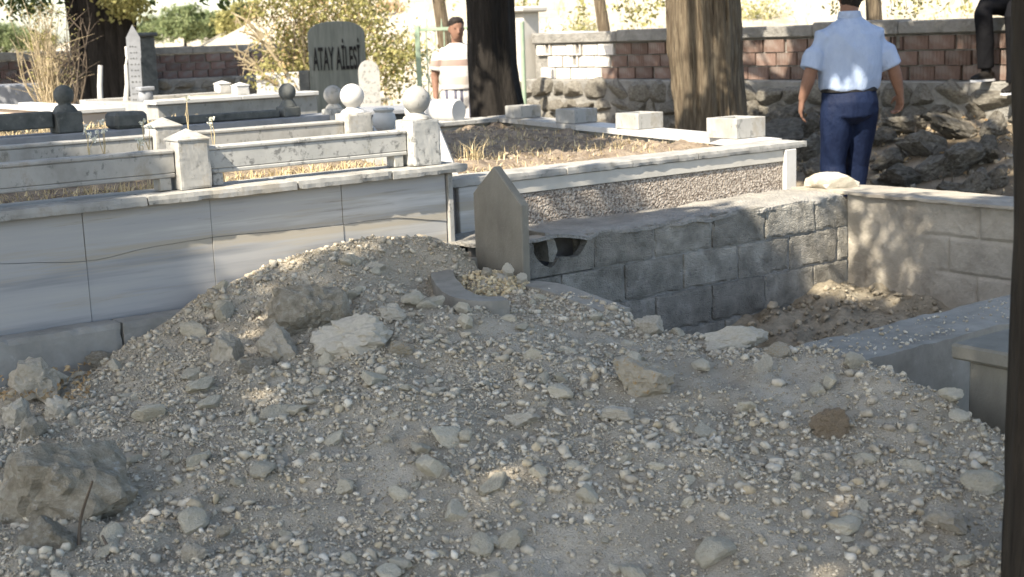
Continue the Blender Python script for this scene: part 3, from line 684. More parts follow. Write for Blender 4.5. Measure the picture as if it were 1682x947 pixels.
Bw.part('mortar_ledge', slab_grid(3.68, 6.20, 5.10, 5.50, lambda u, v: .538+.010*fbm(u, v, 5)+.02*sstep(5.2, 5.5, v)*fbm(u, 2, 2)-.03*sstep(5.16, 5.10, v)*(.6+fbm(u, 1, 3, 3))*sstep(4.1, 4.3, u), .016, 130, 16, .03), MT['ledge'], smooth=40)
Pw = Thing('plastered_end_wall', 'pale rough plastered end wall of the open grave with dappled sunlight', 'wall', (6.35, 4.2, -.3))
def plaster_sheet():
    nv, nz = 260, 90; V = []; F = []
    for j in range(nz+1):
        for i in range(nv+1):
            v = 5.095-2.1*i/nv; z = -.3+.835*j/nz
            jt = min(min(abs(z-zc-.006*fbm(v, 4, 6, 2)) for zc in (.15, .345)), min(abs(v-vj-.006*fbm(z, 9, 6, 2)) for vj in ((4.42, 4.0, 3.6) if .15 < z < .345 else (4.24, 3.82, 3.4))))
            V.append((6.248+.008*fbm(v, z, 4, 4)+.003*fbm(v, z, 30, 2)+.014*sstep(.014, .004, jt)*sstep(4.62, 4.4, v+.12*fbm(v, z, 3, 2))-Pw.o[0], v-Pw.o[1], z-Pw.o[2]))
    V += [(6.46-Pw.o[0], p[1], p[2]) for p in V]; n = (nv+1)*(nz+1); ix = lambda i, j: j*(nv+1)+i
    for j in range(nz):
        for i in range(nv): F.append((ix(i, j), ix(i+1, j), ix(i+1, j+1), ix(i, j+1)))
    for i in range(nv): F.append((ix(i, nz), ix(i+1, nz), n+ix(i+1, nz), n+ix(i, nz)))
    for j in range(nz): F.append((ix(nv, j), n+ix(nv, j), n+ix(nv, j+1), ix(nv, j+1)))
    return np_mesh('plaster_face', V, F, MT['plaster'], True)
Pw.part('plaster_face', plaster_sheet(), None)
Pw.part('mortar_ledge', slab_grid(6.21, 6.56, 2.6, 5.50, lambda u, v: .546+.010*fbm(u, v, 4), .016, 14, 100, .015), MT['plaster'], smooth=40)
single('concrete_kerb', slab_grid(3.62, 6.24, 2.96, 3.27, lambda u, v: .35+.008*fbm(u, v, 4)+.004*fbm(u, v, 17), .62, 130, 14, .014), MT['concrete'], 'smooth grey concrete kerb along the near side of the open grave', 'kerb', (4.6, 3.1, -.25), smooth=40)
kg = np.random.default_rng(9); n = 420; ku_ = 3.62+2.4*kg.uniform(0, 1, n)**2.2; kv_ = kg.uniform(2.98, 3.26, n); KO = bpy.data.objects['concrete_kerb']
o = bpy.data.objects.new('kerb_gravel', scatter_rocks('kerb_gravel', np.c_[ku_-4.6, kv_-3.1, np.full(n, .606)], .003+.009*kg.power(.4, n), gravel_cols(kg, n), MT['gravel'], kg, 1)); COL.objects.link(o); o.parent = KO; o['kind'] = 'stuff'
Sp = Thing('stone_pillar', 'short stone pillar with a flat overhanging cap at the right by the near trunk', 'pillar', (3.95, 2.45, 0))
Sp.part('shaft', MB().box(3.775, 4.15, 2.28, 2.585, -.1, .408, .012), MT['headstone_concrete']); Sp.part('cap', MB().box(3.735, 4.19, 2.24, 2.625, .41, .462, .008), MT['headstone_concrete'])
# headstone and the old kerb round its foot
hs = Thing('gabled_headstone', 'plain brown-grey concrete headstone with a pointed top, no writing, on the rubble heap', 'headstone', (3.62, 4.95, .25))
hs.part('slab', slab_h := MB().prism([(5.105, .1), (4.745, .1), (4.740, .765), (4.935, .925), (5.100, .795)], 'x', 3.612, 3.655), MT['headstone_concrete'])
hs.root.children[0].modifiers.new('bevel', 'BEVEL').width = .005
def beam(path, w, h):
    mb = MB(); V = []; F = []; n = len(path)
    for i, p in enumerate(path):
        p = Vector(p); t = (Vector(path[min(i+1, n-1)])-Vector(path[max(i-1, 0)])); s = Vector((t.y, -t.x, 0)).normalized()
        j = lambda k: .006*noise.noise((i*.9, k*5, 1)); 
        V += [p+s*(w/2+j(0))-Vector((0, 0, h)), p+s*(w/2+j(1)), p-s*(w/2+j(2)), p-s*(w/2+j(3))-Vector((0, 0, h))]
    for i in range(n-1):
        for k in range(4): F.append((i*4+k, i*4+(k+1) % 4, i*4+4+(k+1) % 4, i*4+4+k))
    F.append((3, 2, 1, 0)); F.append((n*4-4, n*4-3, n*4-2, n*4-1)); return mb.add(V, F)
def crv(pts, n=6):
    out = []; P = [Vector(p) for p in pts]
    for i in range(len(P)-1):
        a, b, c, d = P[max(i-1, 0)], P[i], P[i+1], P[min(i+2, len(P)-1)]
        for k in range(n): t = k/n; out.append(.5*((2*b)+(c-a)*t+(2*a-5*b+4*c-d)*t*t+(3*b-a-3*c+d)*t**3))
    out.append(P[-1]); return out
Kb = Thing('broken_kerb', 'curved broken concrete kerb round yellowish gravel at the foot of the gabled headstone', 'kerb', tuple(atz(760, 465, .40)), 'xy')
kp = crv([atz(772, 421, .505), atz(735, 431, .50), atz(727, 452, .49), atz(752, 480, .475), atz(790, 490, .465), atz(830, 489, .46)])
Kb.part('kerb_arc', beam(kp, .10, .26), MT['concrete'])
bed = MB(); c0 = atz(800, 458, .45)
n = 24; V = []; F = []
for j in range(9):
    for k in range(n): a = 2*math.pi*k/n; r_ = .2*j/8; x, y = c0.x+r_*math.cos(a)*1.1, c0.y+r_*math.sin(a); V.append((x, y, .475-.09*(j/8)**2+.02*fbm(x, y, 9, 3)))
for j in range(8):
    for k in range(n): F.append((j*n+k, j*n+(k+1) % n, (j+1)*n+(k+1) % n, (j+1)*n+k))
Kb.part('gravel_bed', bed.add(V, F), MT['mound'], smooth=60)
a_ = rg.uniform(0, 6.28, 900); r_ = .19*np.sqrt(rg.uniform(0, 1, 900)); Pk = np.c_[c0.x+r_*np.cos(a_)*1.1, c0.y+r_*np.sin(a_), .482-.09*(r_/.2)**2]
Kb.part('gravel', scatter_rocks('gravel', Pk-np.array(Kb.o), .006+.016*rg.power(.4, 900), gravel_cols(rg, 900, 1.1)*np.array([1.05, .97, .80]), MT['gravel'], rg, 1), None, kind='stuff')
big_rock(800, 448, 22, 17, .9, MT['rock_ochre'], 71, 'small round stone left of the gabled headstone foot', z=.47, sub=3, name='pebble')
big_rock(836, 442, 20, 24, .9, MT['rock_pale'], 72, 'small pale stone against the face of the gabled headstone', z=.47, sub=3, name='pebble')
big_rock(856, 456, 18, 16, .9, MT['rock_pale'], 73, 'small pale stone at the right corner of the gabled headstone', z=.455, sub=3, name='pebble')
lp = crv([atY(862, 464, 5.95), atY(905, 470, 5.8), atY(960, 489, 5.62), atY(1015, 509, 5.45)])
single('kerb_fragment', beam(lp, .13, .12), MT['concrete'], 'dusty sloping concrete kerb fragment right of the gabled headstone', 'kerb', tuple(lp[8]-Vector((0, 0, .1))), 'xy', smooth=50)

# ---------------------------------------------------------------- boundary wall: rubble stone below, hollow bricks above
def ribbed_brick(l, h, d, kind, m):
    """front face looks towards -x; ribs run vertically"""
    mb = MB(); n = 7 if kind != 2 else 6; pts = []
    if kind < 2:
        for k in range(n):
            a = l*k/n; b = l*(k+1)/n; g = .006 if kind == 0 else .003; e = (b-a)*.14
            pts += [(g, a), (0, a+e), (0, b-e), (g, b)]
        pts += [(d, l), (d, 0)]; mb.prism([(x, y) for x, y in pts], 'z', 0, h)
    else:                                                # broken open: the cells of the brick show
        mb.box(d*.55, d, 0, l, 0, h, .003); mb.box(0, d*.56, 0, .022, 0, h, .003); mb.box(0, d*.56, l-.022, l, 0, h, .003)
        mb.box(0, d*.56, l*.36, l*.36+.018, 0, h, .003); mb.box(.004, d*.56, l*.52, l-.02, 0, h, .003); mb.box(0, d*.55, .02, l-.02, 0, .014, .002)
    return mb.mesh('brick', m)
BR = {}
for nm in ('brick', 'brick_far', 'brick_pale'): BR[nm] = [ribbed_brick(.262, .123, .13, k, MT[nm]) for k in (0, 1, 2)]
WST = [rock_mesh('stone', 500+k, 3, MT['wallstone'], 9, .10, .62) for k in range(9)]
def wall_build(T, axis, plane, a0, a1, zbase, bm, skip=None, stones=True, holes=.12):
    """wall face at u=plane (axis 'v') looking to -u, or at v=plane (axis 'u') looking to -v"""
    rg = random.Random(int(plane*100)); ax = (lambda d, l, z: (plane+d, l, z)) if axis == 'v' else (lambda d, l, z: (l, plane+d, z))
    bx = lambda d0, d1, l0, l1, z0, z1, c=.004: MB().box(*((plane+d0, plane+d1, l0, l1) if axis == 'v' else (l0, l1, plane+d0, plane+d1)), z0, z1, c)
    T.part('mortar_core', bx(.03, .17, a0, a1, .955, 1.37, .002), MT['mortar'])
    for c in range(3):
        z = .958+c*.136; l = a0 + (.14 if c % 2 else 0)+.01
        while l < a1-.27:
            g = rg.uniform(.010, .034); k = 2 if rg.random() < holes else (1 if rg.random() < .45 else 0)
            o = bpy.data.objects.new('brick', BR['brick_pale' if axis == 'v' and l > 12.1+rg.uniform(-.25, .25) else bm][k]); COL.objects.link(o); o.parent = T.root
            p = ax(rg.uniform(-.016, .012), l, z+rg.uniform(-.003, .005)); o.location = [p[i]-T.o[i] for i in range(3)]
            if axis == 'u': o.rotation_euler = (0, 0, -math.pi/2); o.location = [(p[0]-T.o[0]), p[1]-T.o[1], p[2]-T.o[2]]; o.rotation_euler = (0, 0, 0); o.matrix_local = Matrix.Translation(o.location) @ Matrix(((0, 1, 0, 0), (1, 0, 0, 0), (0, 0, 1, 0), (0, 0, 0, 1)))
            o.scale = (1, 1, 1) if axis == 'v' else o.scale
            l += .262+g
    l = a0
    while l < a1:
        b = min(l+rg.uniform(.9, 1.6), a1)
        T.part('coping', bx(-.03+rg.uniform(-.008, .008), .21, l+.002, b-.002, 1.372, 1.50+rg.uniform(-.012, .012), .012), MT['mortar']); l = b
    T.part('stone_core', bx(-.16, .22, a0, a1, zbase-.3, .952, .01), MT['mortar'])
    if stones:
        z = zbase-.08
        while z < .90:
            h = rg.uniform(.15, .25); l = a0
            if z+h > .95: h = .95-z
            while l < a1-.1:
                w = rg.uniform(.18, .46)
                o = bpy.data.objects.new('stone', WST[rg.randrange(9)]); COL.objects.link(o); o.parent = T.root
                p = ax(-.14+rg.uniform(-.02, .02), l+w/2, z+h/2+rg.uniform(-.02, .02)); o.location = [p[i]-T.o[i] for i in range(3)]
                sx = .10; o.scale = (sx, w*.55, h*.56) if axis == 'v' else (w*.55, sx, h*.56); o.rotation_euler = (rg.uniform(-.12, .12),)*3; l += w
            z += h
BWALL = Thing('boundary_wall', 'boundary wall of rubble stone topped with red hollow bricks, behind the man in blue', 'wall', (10.6, 8.3, 0))
wall_build(BWALL, 'v', 10.6, 2.6, 13.55, .25, 'brick')
LWALL = Thing('boundary_wall', 'dark shaded boundary wall of brick and stone at the far left', 'wall', (9.5, 22.7, 0))
wall_build(LWALL, 'u', 22.7, 4.2, 13.2, .3, 'brick_far', holes=.05)
def pillar(u, v, w, zt, cap, m, label, frame='uv'):
    T = Thing('wall_pillar', label, 'pillar', (u, v, 0)); hw = w/2
    T.part('shaft', MB().box(u-hw, u+hw, v-hw, v+hw, -.1, zt, .01), m)
    T.part('cap', MB().box(u-hw-cap, u+hw+cap, v-hw-cap, v+hw+cap, zt+.002, zt+.075, .02), m); return T
pillar(10.62, 13.72, .25, 1.76, .08, MT['cement'], 'sunlit concrete pillar with a slab cap at the left end of the brick wall')
cpl = uv(atY(258, 80, 23.2)); pillar(cpl[0], 22.55, .27, 1.68, .05, MT['darkstone'], 'dark capped pillar on the shaded wall at the far left')

# stones of the bank at the wall's foot, parts of the ground
BST = [rock_mesh('bank_stone', 540+k, 4, MT['bankstone'], 10, .15, .62) for k in range(8)]
rb = random.Random(4)
for (x, y, w, h) in [(1515, 238, 75, 45), (1575, 262, 95, 46), (1490, 205, 70, 30), (1620, 248, 60, 50), (1568, 205, 90, 35), (1462, 262, 60, 36), (1490, 290, 80, 40), (1560, 312, 60, 24), (1600, 300, 60, 40), (1290, 218, 90, 44), (1330, 240, 60, 40), (1240, 175, 50, 60), (1290, 185, 60, 44), (1450, 225, 50, 30), (1635, 290, 50, 40), (1530, 275, 70, 36), (1480, 320, 50, 18), (1340, 282, 46, 40), (1630, 205, 50, 40), (1455, 305, 60, 24), (1330, 205, 50, 36), (1540, 180, 60, 26), (1610, 175, 60, 30)]:
    d = ray(x, y+h*.4); t = 7.0
    while t < 16:
        p = CAMPOS+d*t; gz = ground_z(*uv(p))
        if p.z <= gz or uv(p)[0] > 10.45: break
        t += .03
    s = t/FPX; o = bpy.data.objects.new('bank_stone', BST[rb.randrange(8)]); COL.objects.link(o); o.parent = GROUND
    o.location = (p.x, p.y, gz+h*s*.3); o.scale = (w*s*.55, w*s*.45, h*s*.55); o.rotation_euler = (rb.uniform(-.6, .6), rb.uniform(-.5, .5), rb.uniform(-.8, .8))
rgb_ = np.random.default_rng(8); n = 2600
bu = rgb_.uniform(7.4, 10.5, n); bv = rgb_.uniform(2.8, 10.5, n); BP = np.array([(*W(a, b).xy, ground_z(a, b)+.01) for a, b in zip(bu, bv)])
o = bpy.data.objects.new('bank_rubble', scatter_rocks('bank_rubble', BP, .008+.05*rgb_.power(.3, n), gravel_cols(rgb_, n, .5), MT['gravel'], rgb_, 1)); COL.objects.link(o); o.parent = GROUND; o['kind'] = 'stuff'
n = 1500; k = rgb_.integers(0, len(BP), n); o = bpy.data.objects.new('bank_grass', grass('bank_grass', BP[k]+rgb_.normal(0, .05, (n, 3))*[1, 1, 0], rgb_.uniform(.04, .2, n), MT['twig_dark'], rgb_, 2.8, .004)); COL.objects.link(o); o.parent = GROUND; o['kind'] = 'stuff'
n = 1800; k = rgb_.integers(0, len(BP), n); o = bpy.data.objects.new('leaf_litter', leaves_mesh('leaf_litter', BP[k]+np.array([0, 0, .02]), rgb_.uniform(.03, .07, n), MT['leaf_dry'], rgb_)); COL.objects.link(o); o.parent = GROUND; o['kind'] = 'stuff'
n = 3200; PC = np.c_[rgb_.uniform(3.4, 6.2, n), rgb_.uniform(3.3, 5.05, n)]; PP = np.array([(*W(a, b).xy, pit_floor(a, b)+.01) for a, b in PC])
pc = np.repeat(np.array([[.33, .287, .215]]), n, 0)*rgb_.uniform(.6, 1.3, (n, 1)); o = bpy.data.objects.new('earth_clods', scatter_rocks('earth_clods', PP, .005+.028*rgb_.power(.25, n), pc, MT['gravel'], rgb_, 2)); COL.objects.link(o); o.parent = GROUND; o['kind'] = 'stuff'

# white rock lying behind the corner of the open grave
pr = atz(1365, 304, .56); o = bpy.data.objects.new('white_rock', rock_mesh('white_rock', 88, 3, MT['rock_pale'], 12, .1)); COL.objects.link(o); o.location = (pr.x, pr.y, .575); o.scale = (.15, .10, .085); o.rotation_euler = (0, 0, -.3)
tag(o, 'white lumpy rock on the sunlit far corner of the open grave', 'rock')

# ---------------------------------------------------------------- graves in the middle distance
def pz(x, y, v): p = atv(x, y, v); return uv(p)[0], p.z
D = Thing('dark_grave', 'dark weathered stone grave with rails and ball posts, behind the long marble grave', 'grave', (3.2, 8.0, 0))
vD = 7.9
uL = pz(0, 200, vD)[0]-.6; uP, zk = pz(114, 216, vD); uB, _ = pz(479, 190, vD); zrt = pz(60, 184, vD)[1]; zrb = pz(60, 212, vD)[1]
zk = pz(114, 218, vD)[1]
D.part('kerb_wall', MB().box(uL, uB+.35, vD-.02, vD+.16, 0, zk-.05), MT['darkstone'])
for (a, b) in ((uL, 2.1), (2.1, 3.4), (3.4, uB+.38)): D.part('cap_stone', MB().box(a+.002, b-.002, vD-.07, vD+.2, zk-.048, zk, .006), MT['greystone'])
def dome_post(T, u, v, z0, h, w, r, m, name='post'):
    hw = w/2; o = T.part(name, MB().box(u-hw, u+hw, v-hw, v+hw, z0, z0+h, .008), m)
    T.part('ball', MB().lathe([(hw*.95, 0), (hw*.7, .03), (r*.6, .04)] + [(max(.001, r*math.sin(math.pi*(.22+.78*k/12))), .05+r*.75-r*math.cos(math.pi*(.22+.78*k/12))) for k in range(13)], 24, (u, v, z0+h+.001)), m, o, smooth=50); return o
zt = pz(114, 177, vD)[1]; dome_post(D, uP, vD+.04, zk, zt-zk-.02, .15, .058, MT['darkstone'])
zt2 = pz(479, 172, vD)[1]; dome_post(D, uB, vD+.04, zk, zt2-zk-.01, .12, .056, MT['darkstone'])
D.part('rail', MB().box(uL, uP-.085, vD+.0, vD+.09, zrb, zrt, .008), MT['darkstone'])
um, zm0 = pz(214, 220, vD); _, zm1 = pz(214, 183, vD); D.part('mossy_block', MB().box(um-.10, um+.10, vD-.05, vD+.14, zk+.002, zm1, .02), MT['darkstone'], label='mossy squared dark block on the kerb')
zz = pz(400, 186, vD)[1]; D.part('rail', MB().box(um+.25, uB-.08, vD+.0, vD+.09, zk+.002, zk+.05, .008), MT['darkstone'])
D.part('back_wall', MB().box(uL, uB+.3, 9.3, 9.45, 0, zk-.04), MT['darkstone'])
soil_patch(D, [(uL, vD+.2), (uB+.3, vD+.2), (uB+.3, 9.3), (uL, 9.3)], zk-.06, .03, MT['soil'], n=40)
rg = np.random.default_rng(21); D.part('dry_grass', grass('dry_grass', bed_points([(uL, vD+.25), (uB, vD+.25), (uB, 9.2), (uL, 9.2)], 1500, zk-.05, D), rg.uniform(.03, .07, 1500), MT['straw'], rg, 1.8, .004), None, kind='stuff')

def px_box(x0, x1, y0, y1, Y, dep, m, name, label, cat, rot=0.0, c=.006, top=None, down=None):
    """a block whose near face spans the given pixels at distance Y"""
    a = atY((x0+x1)/2, y1, Y); b = atY((x0+x1)/2, y0, Y); w = (x1-x0)*Y/FPX*1.01
    z0 = a.z if down is None else down
    mb = MB().box(-w/2, w/2, 0, dep, 0, b.z-z0, c, top); me = mb.mesh(name, m); o = bpy.data.objects.new(name, me); COL.objects.link(o)
    o.location = (a.x, a.y, z0); o.rotation_euler = (0, 0, rot); return tag(o, label, cat) if label else o
# pale graves further back
T_ = Thing('tan_grave', 'low tan plastered grave box with a sunlit white top, left middle distance', 'grave', tuple(W(3.2, 9.9, 0)), 'xy', rot=(0, 0, ROTU))
bl = uv(atv(131, 212, 9.6)); brr = uv(atv(200, 212, 9.6)); z0 = atv(165, 212, 9.6).z; z1 = atv(165, 180, 9.6).z; T_.o = (3.2, 9.9, 0)
T_.part('box', MB().box(bl[0], brr[0], 9.6, 11.6, 0, z1-.02, .004), MT['tan']); T_.part('rim', MB().box(bl[0]-.03, brr[0]+.03, 9.57, 9.72, z1-.018, z1+.012, .004), MT['marble_white'])
T_.part('rim', MB().box(bl[0]-.03, bl[0]+.08, 9.723, 11.63, z1-.018, z1+.012, .004), MT['marble_white']); T_.part('rim', MB().box(brr[0]-.08, brr[0]+.03, 9.723, 11.63, z1-.018, z1+.012, .004), MT['marble_white'])
T_.part('fill', MB().box(bl[0]+.083, brr[0]-.083, 9.723, 11.6, z1-.05, z1-.008, .004), MT['hill'])
p = atY(163, 175, 13.0); q_ = atY(165, 107, 13.0)
single('thin_post', MB().tube([p-Vector((0, 0, .3)), (p+q_)/2, q_], [.027, .025, .023], 8), MT['marble_white'], 'thin pale upright post standing in the tan grave', 'post', tuple(p), 'xy')
p = atY(228, 215, 12.0); q_ = atY(217, 40, 12.0)
st = Thing('leaning_stele', 'tall narrow grey-white inscribed gravestone leaning left, with a pointed top', 'gravestone', tuple(p), 'xy', rot=(0, math.atan2(q_.x-p.x, q_.z-p.z), .25))
hgt = (q_-p).length; st.o = (0, 0, 0)
st.part('shaft', MB().prism([(-.052, -.25), (.052, -.25), (.052, hgt*.68), (.058, hgt*.70), (.058, hgt*.88), (0, hgt), (-.058, hgt*.88), (-.058, hgt*.70), (-.052, hgt*.68)], 'y', -.04, .04), MT['greystone'])
rl = random.Random(2)
for k in range(11):
    x = -.034
    while x < .03:
        w_ = rl.uniform(.006, .018); st.part('carved_letter', MB().box(x, x+w_, -.0425, -.0405, hgt*(.24+.055*k), hgt*(.24+.055*k)+rl.uniform(.006, .012), .0004), MT['darkstone']); x += w_+rl.uniform(.006, .02)
p = atY(207, 170, 12.4); q_ = atY(207, 106, 12.4); q2 = atY(208, 76, 12.4)
single('broken_stake', MB().tube([p-Vector((0, 0, .3)), p, (p+q_)/2+Vector((.01, 0, 0)), q_], [.024, .026, .022, .018], 8, rough=.3).box(q2.x-.02, q2.x+.03, q2.y, q2.y+.04, q2.z-.09, q2.z, .004).tube([q_, q2-Vector((0, 0, .08))], .011, 6), MT['marble_white'], 'thin white broken stake just left of the leaning gravestone', 'post', tuple(p), 'xy')
p = atY(246, 205, 11.6); s = 11.6/FPX
bp_ = Thing('moulded_post', 'blue-grey moulded stone post with a waisted neck right of the leaning gravestone', 'post', tuple(p-Vector((0, 0, .2))), 'xy', rot=(0, -.03, ROTU)); bp_.o = (0, 0, 0)
bp_.part('shaft', MB().box(-.062, .062, -.062, .062, 0, .33, .01), MT['greystone']); bp_.part('neck', MB().lathe([(.05, 0), (.036, .02), (.034, .04), (.055, .065), (.062, .10), (.058, .14), (.048, .155)], 20, (0, 0, .331)), MT['greystone'], smooth=40)
bp_.part('cap', MB().box(-.062, .062, -.062, .062, .488, .52, .006), MT['greystone'])
C_ = Thing('white_kerb_grave', 'long low white marble kerb grave with two small pointed posts, behind the dark grave', 'grave', (6.0, 10.4, 0))
vC = 10.4; (ca, cz1), (cb, _) = pz(258, 165, vC), pz(520, 150, vC); cz0 = pz(258, 190, vC)[1]
C_.part('front_wall', MB().box(ca, cb, vC, vC+.14, 0, cz1-.035, .004), MT['marble']); C_.part('cap_stone', MB().box(ca-.03, (ca+cb)/2-.002, vC-.04, vC+.2, cz1-.033, cz1, .004), MT['marble_white']); C_.part('cap_stone', MB().box((ca+cb)/2+.002, cb, vC-.04, vC+.2, cz1-.033, cz1, .004), MT['marble_white'])
C_.part('end_wall', MB().box(ca, ca+.14, vC+.143, 12.0, 0, cz1-.03, .004), MT['marble']); C_.part('back_wall', MB().box(ca, cb, 12.0, 12.14, 0, cz1-.02, .004), MT['marble'])
for x, dv in ((367, .9), (396, .12)): u_, z_ = pz(x, 166, vC+dv); post(C_, u_, vC+dv, cz1+.001, .075, .11, MT['marble_white'], .03)
soil_patch(C_, [(ca+.15, vC+.2), (cb, vC+.2), (cb, 12.0), (ca+.15, 12.0)], cz1-.05, .02, MT['hill'], n=20)
px_box(-60, 82, 140, 172, 20.0, 1.0, MT['greystone'], 'stone_sarcophagus', 'blue-grey stone tomb chest at the far left edge', 'tomb', ROTU*.5, .02, down=0)
px_box(424, 500, 119, 150, 19.0, .7, MT['marble_white'], 'white_tomb', 'overexposed white tomb block left of the big dark headstone', 'tomb', .1, .01, down=0)

# big inscribed family headstone
HP = atY(560, 195, 16.5); hz = .45; ht = atY(560, 34, 16.5).z - hz; hw = 46*16.5/FPX
H_ = Thing('family_headstone', 'tall dark grey-green headstone with a rounded top, reading ATAY AİLESİ', 'headstone', (HP.x, HP.y, hz), 'xy', rot=(0, 0, .10)); H_.o = (0, 0, 0)
arc = [(hw*math.cos(a)*1.0, ht-.16+.16*math.sin(a)) for a in [math.pi*k/14 for k in range(15)]]
arc = [(math.copysign(abs(x/hw)**.75, x)*hw, z) for x, z in arc]
slab = H_.part('slab', MB().prism([(-hw, -.4), (hw, -.4), *arc], 'y', 0, .12), MT['granite'])
slab.modifiers.new('bevel', 'BEVEL').width = .008
H_.part('side_pilaster', MB().box(-hw-.13, -hw-.003, .02, .16, -.4, ht*.56, .008), MT['darkstone']); H_.part('side_pilaster', MB().box(hw+.003, hw+.10, .02, .16, -.4, ht*.52, .008), MT['darkstone'])
H_.part('plinth', MB().box(-hw-.2, hw+.2, -.25, .3, -.45, .02, .01), MT['darkstone'])
fc = bpy.data.curves.new('lettering', 'FONT'); fc.body = 'ATAY AİLESİ'; fc.align_x = 'CENTER'; fc.size = .30; fc.extrude = .004; fc.offset = .004
ft = bpy.data.objects.new('lettering_source', fc); COL.objects.link(ft); bpy.context.view_layer.update()
me = bpy.data.meshes.new_from_object(ft.evaluated_get(bpy.context.evaluated_depsgraph_get())); bpy.data.objects.remove(ft)
xs = [v.co.x for v in me.vertices]; ys = [v.co.y for v in me.vertices]; wx = max(xs)-min(xs); me.materials.clear(); me.materials.append(MT['soot'])
lo = bpy.data.objects.new('lettering', me); COL.objects.link(lo); lo.parent = slab; lo.rotation_euler = (math.pi/2, 0, 0)
zc0 = atY(560, 116, 16.5).z-hz; zc1 = atY(560, 78, 16.5).z-hz; hl = (zc1-zc0)/.215
lo.scale = (hw*1.66/wx, hl, 1); lo.location = (-(max(xs)+min(xs))/2*hw*1.66/wx-.01, -.006, zc0+.02); lo['label'] = 'black lettering reading ATAY AİLESİ'
# slim stele, urn, dark chest beside it
p = atY(611, 215, 15.0); sh = atY(611, 98, 15.0).z; w_ = 16*15/FPX
sm = MB().prism([(-w_, 0), (w_, 0), (w_*1.02, sh-.30), (w_*1.05, sh-.22)] + [(w_*1.05*math.cos(math.pi*k/10), sh-.13+.13*math.sin(math.pi*k/10)) for k in range(11)] + [(-w_*1.05, sh-.22), (-w_*1.02, sh-.30)], 'y', -.06, .06)
for k in range(3): sm.box(-w_*1.12, w_*1.12, -.075, .075, sh*.38+k*.12, sh*.38+k*.12+.025, .006)
o = single('round_topped_stele', sm, MT['marble_old'], 'slim pale gravestone with a rounded head and ring mouldings, right of the big headstone', 'gravestone', (0, 0, 0), 'xy'); o.location = (p.x, p.y, 0); o.rotation_euler = (0, 0, .15)
p = atY(632, 214, 9.8); s = 9.8/FPX
o = single('marble_urn', MB().lathe([(.05, 0), (.062, .01), (.082, .05), (.086, .085), (.075, .115), (.062, .128), (.070, .14), (.078, .148), (.070, .158), (.05, .160), (.045, .13)], 28), MT['marble_white'], 'small white marble urn in front of the slim round-headed gravestone', 'urn', (0, 0, 0), 'xy', smooth=40); o.location = (p.x, p.y, p.z)
px_box(612, 655, 214, 235, 9.9, .25, MT['marble_old'], 'urn_pedestal', 'low marble block under the small white urn', 'stone block', 0, .006, down=.2)
dt = Thing('dark_tomb', 'dark grey tomb chest with a slab lid, behind the urn', 'tomb', tuple(atY(655, 205, 13.0)*1), 'xy', rot=(0, 0, .25)); dt.o = (0, 0, 0); zl = atY(655, 180, 13.0).z - dt.root.location.z
dt.part('chest', MB().box(-.22, .22, 0, .8, -.6, zl-.04, .008), MT['darkstone']); dt.part('lid', MB().box(-.27, .27, -.05, .86, zl-.038, zl+.005, .006), MT['greystone'])
bpst = Thing('old_ball_post', 'older ball-topped marble post peeping out left behind the white ball post', 'post', (3.95, 7.55, .3))
p = atY(549, 190, 9.0); bu_, bv_ = uv(p); bpst.o = (bu_, bv_, .2); bpst.root.location = W(bu_, bv_, .2); ball_post(bpst, bu_, bv_, .2, atY(549, 178, 9.0).z-.2, .12, .062, MT['marble_old'], MT['marble'])
# white tapered slab and lying column drum behind the front ball post
p0, p1 = atY(712, 278, 7.1), atY(712, 195, 7.1); s = 7.1/FPX
o = single('tapered_slab', MB().add([(-.03, 0, 0), (40*s, 0, 0), (40*s, .12, 0), (-.03, .12, 0), (-.03, .02, p1.z-p0.z), (10*s, .02, p1.z-p0.z), (10*s, .10, p1.z-p0.z), (-.03, .10, p1.z-p0.z)], [(0, 3, 2, 1), (0, 1, 5, 4), (1, 2, 6, 5), (2, 3, 7, 6), (3, 0, 4, 7), (4, 5, 6, 7)]), MT['marble_white'], 'white tapered marble slab standing just right of the front ball post', 'gravestone', (0, 0, 0), 'xy'); o.location = (p0.x, p0.y, p0.z-.03)
p = atY(727, 182, 11.6)
dr = Thing('column_drum', 'white marble drum lying on its side behind the front ball post', 'marble drum', (p.x, p.y, p.z), 'xy', rot=(0, 0, .9)); dr.o = (0, 0, 0)
dr.part('drum', MB().tube([(0, .35, 0), (0, .33, 0), (0, -.16, 0), (0, -.18, 0)], [.09, .1, .1, .09], 28), MT['marble_white'], smooth=40)
dr.part('stand', MB().box(-.07, .07, -.12, .3, -.9, -.075, .01), MT['marble_old'])

# ---------------------------------------------------------------- gate, metal post, car
gY = 17.0; gp = atY(690, 150, gY); gx1 = atY(775, 100, gY).x; zt = atY(690, 45, gY).z
G = Thing('iron_gate', 'open green iron gate leaf with bars and scrolls behind the man in a striped shirt', 'gate', (gp.x, gY, 0), 'xy')
G.part('gate_frame', MB().box(gp.x-.03, gp.x+.03, gY-.03, gY+.03, 0, zt+.03, .005).box(gx1-.02, gx1+.02, gY-.02, gY+.02, .1, zt, .004).box(gp.x+.03, gx1-.02, gY-.02, gY+.02, zt-.045, zt-.005, .004).box(gp.x+.03, gx1-.02, gY-.02, gY+.02, .12, .16, .004), MT['metal_green'])
for k in range(1, 6):
    x = gp.x+(gx1-gp.x)*k/6; G.part('bar', MB().tube([(x, gY, .14), (x, gY, zt-.03)], .008, 6), MT['metal_green'])
    for z in (.55, .78, 1.0, 1.22): G.part('scroll', MB().tube([(x-.05+.042*math.cos(a), gY, z+.07*math.sin(a)*(1+.2*(k % 2))) for a in [k_*math.pi/7 for k_ in range(13)]], .007, 5), MT['metal_green'])
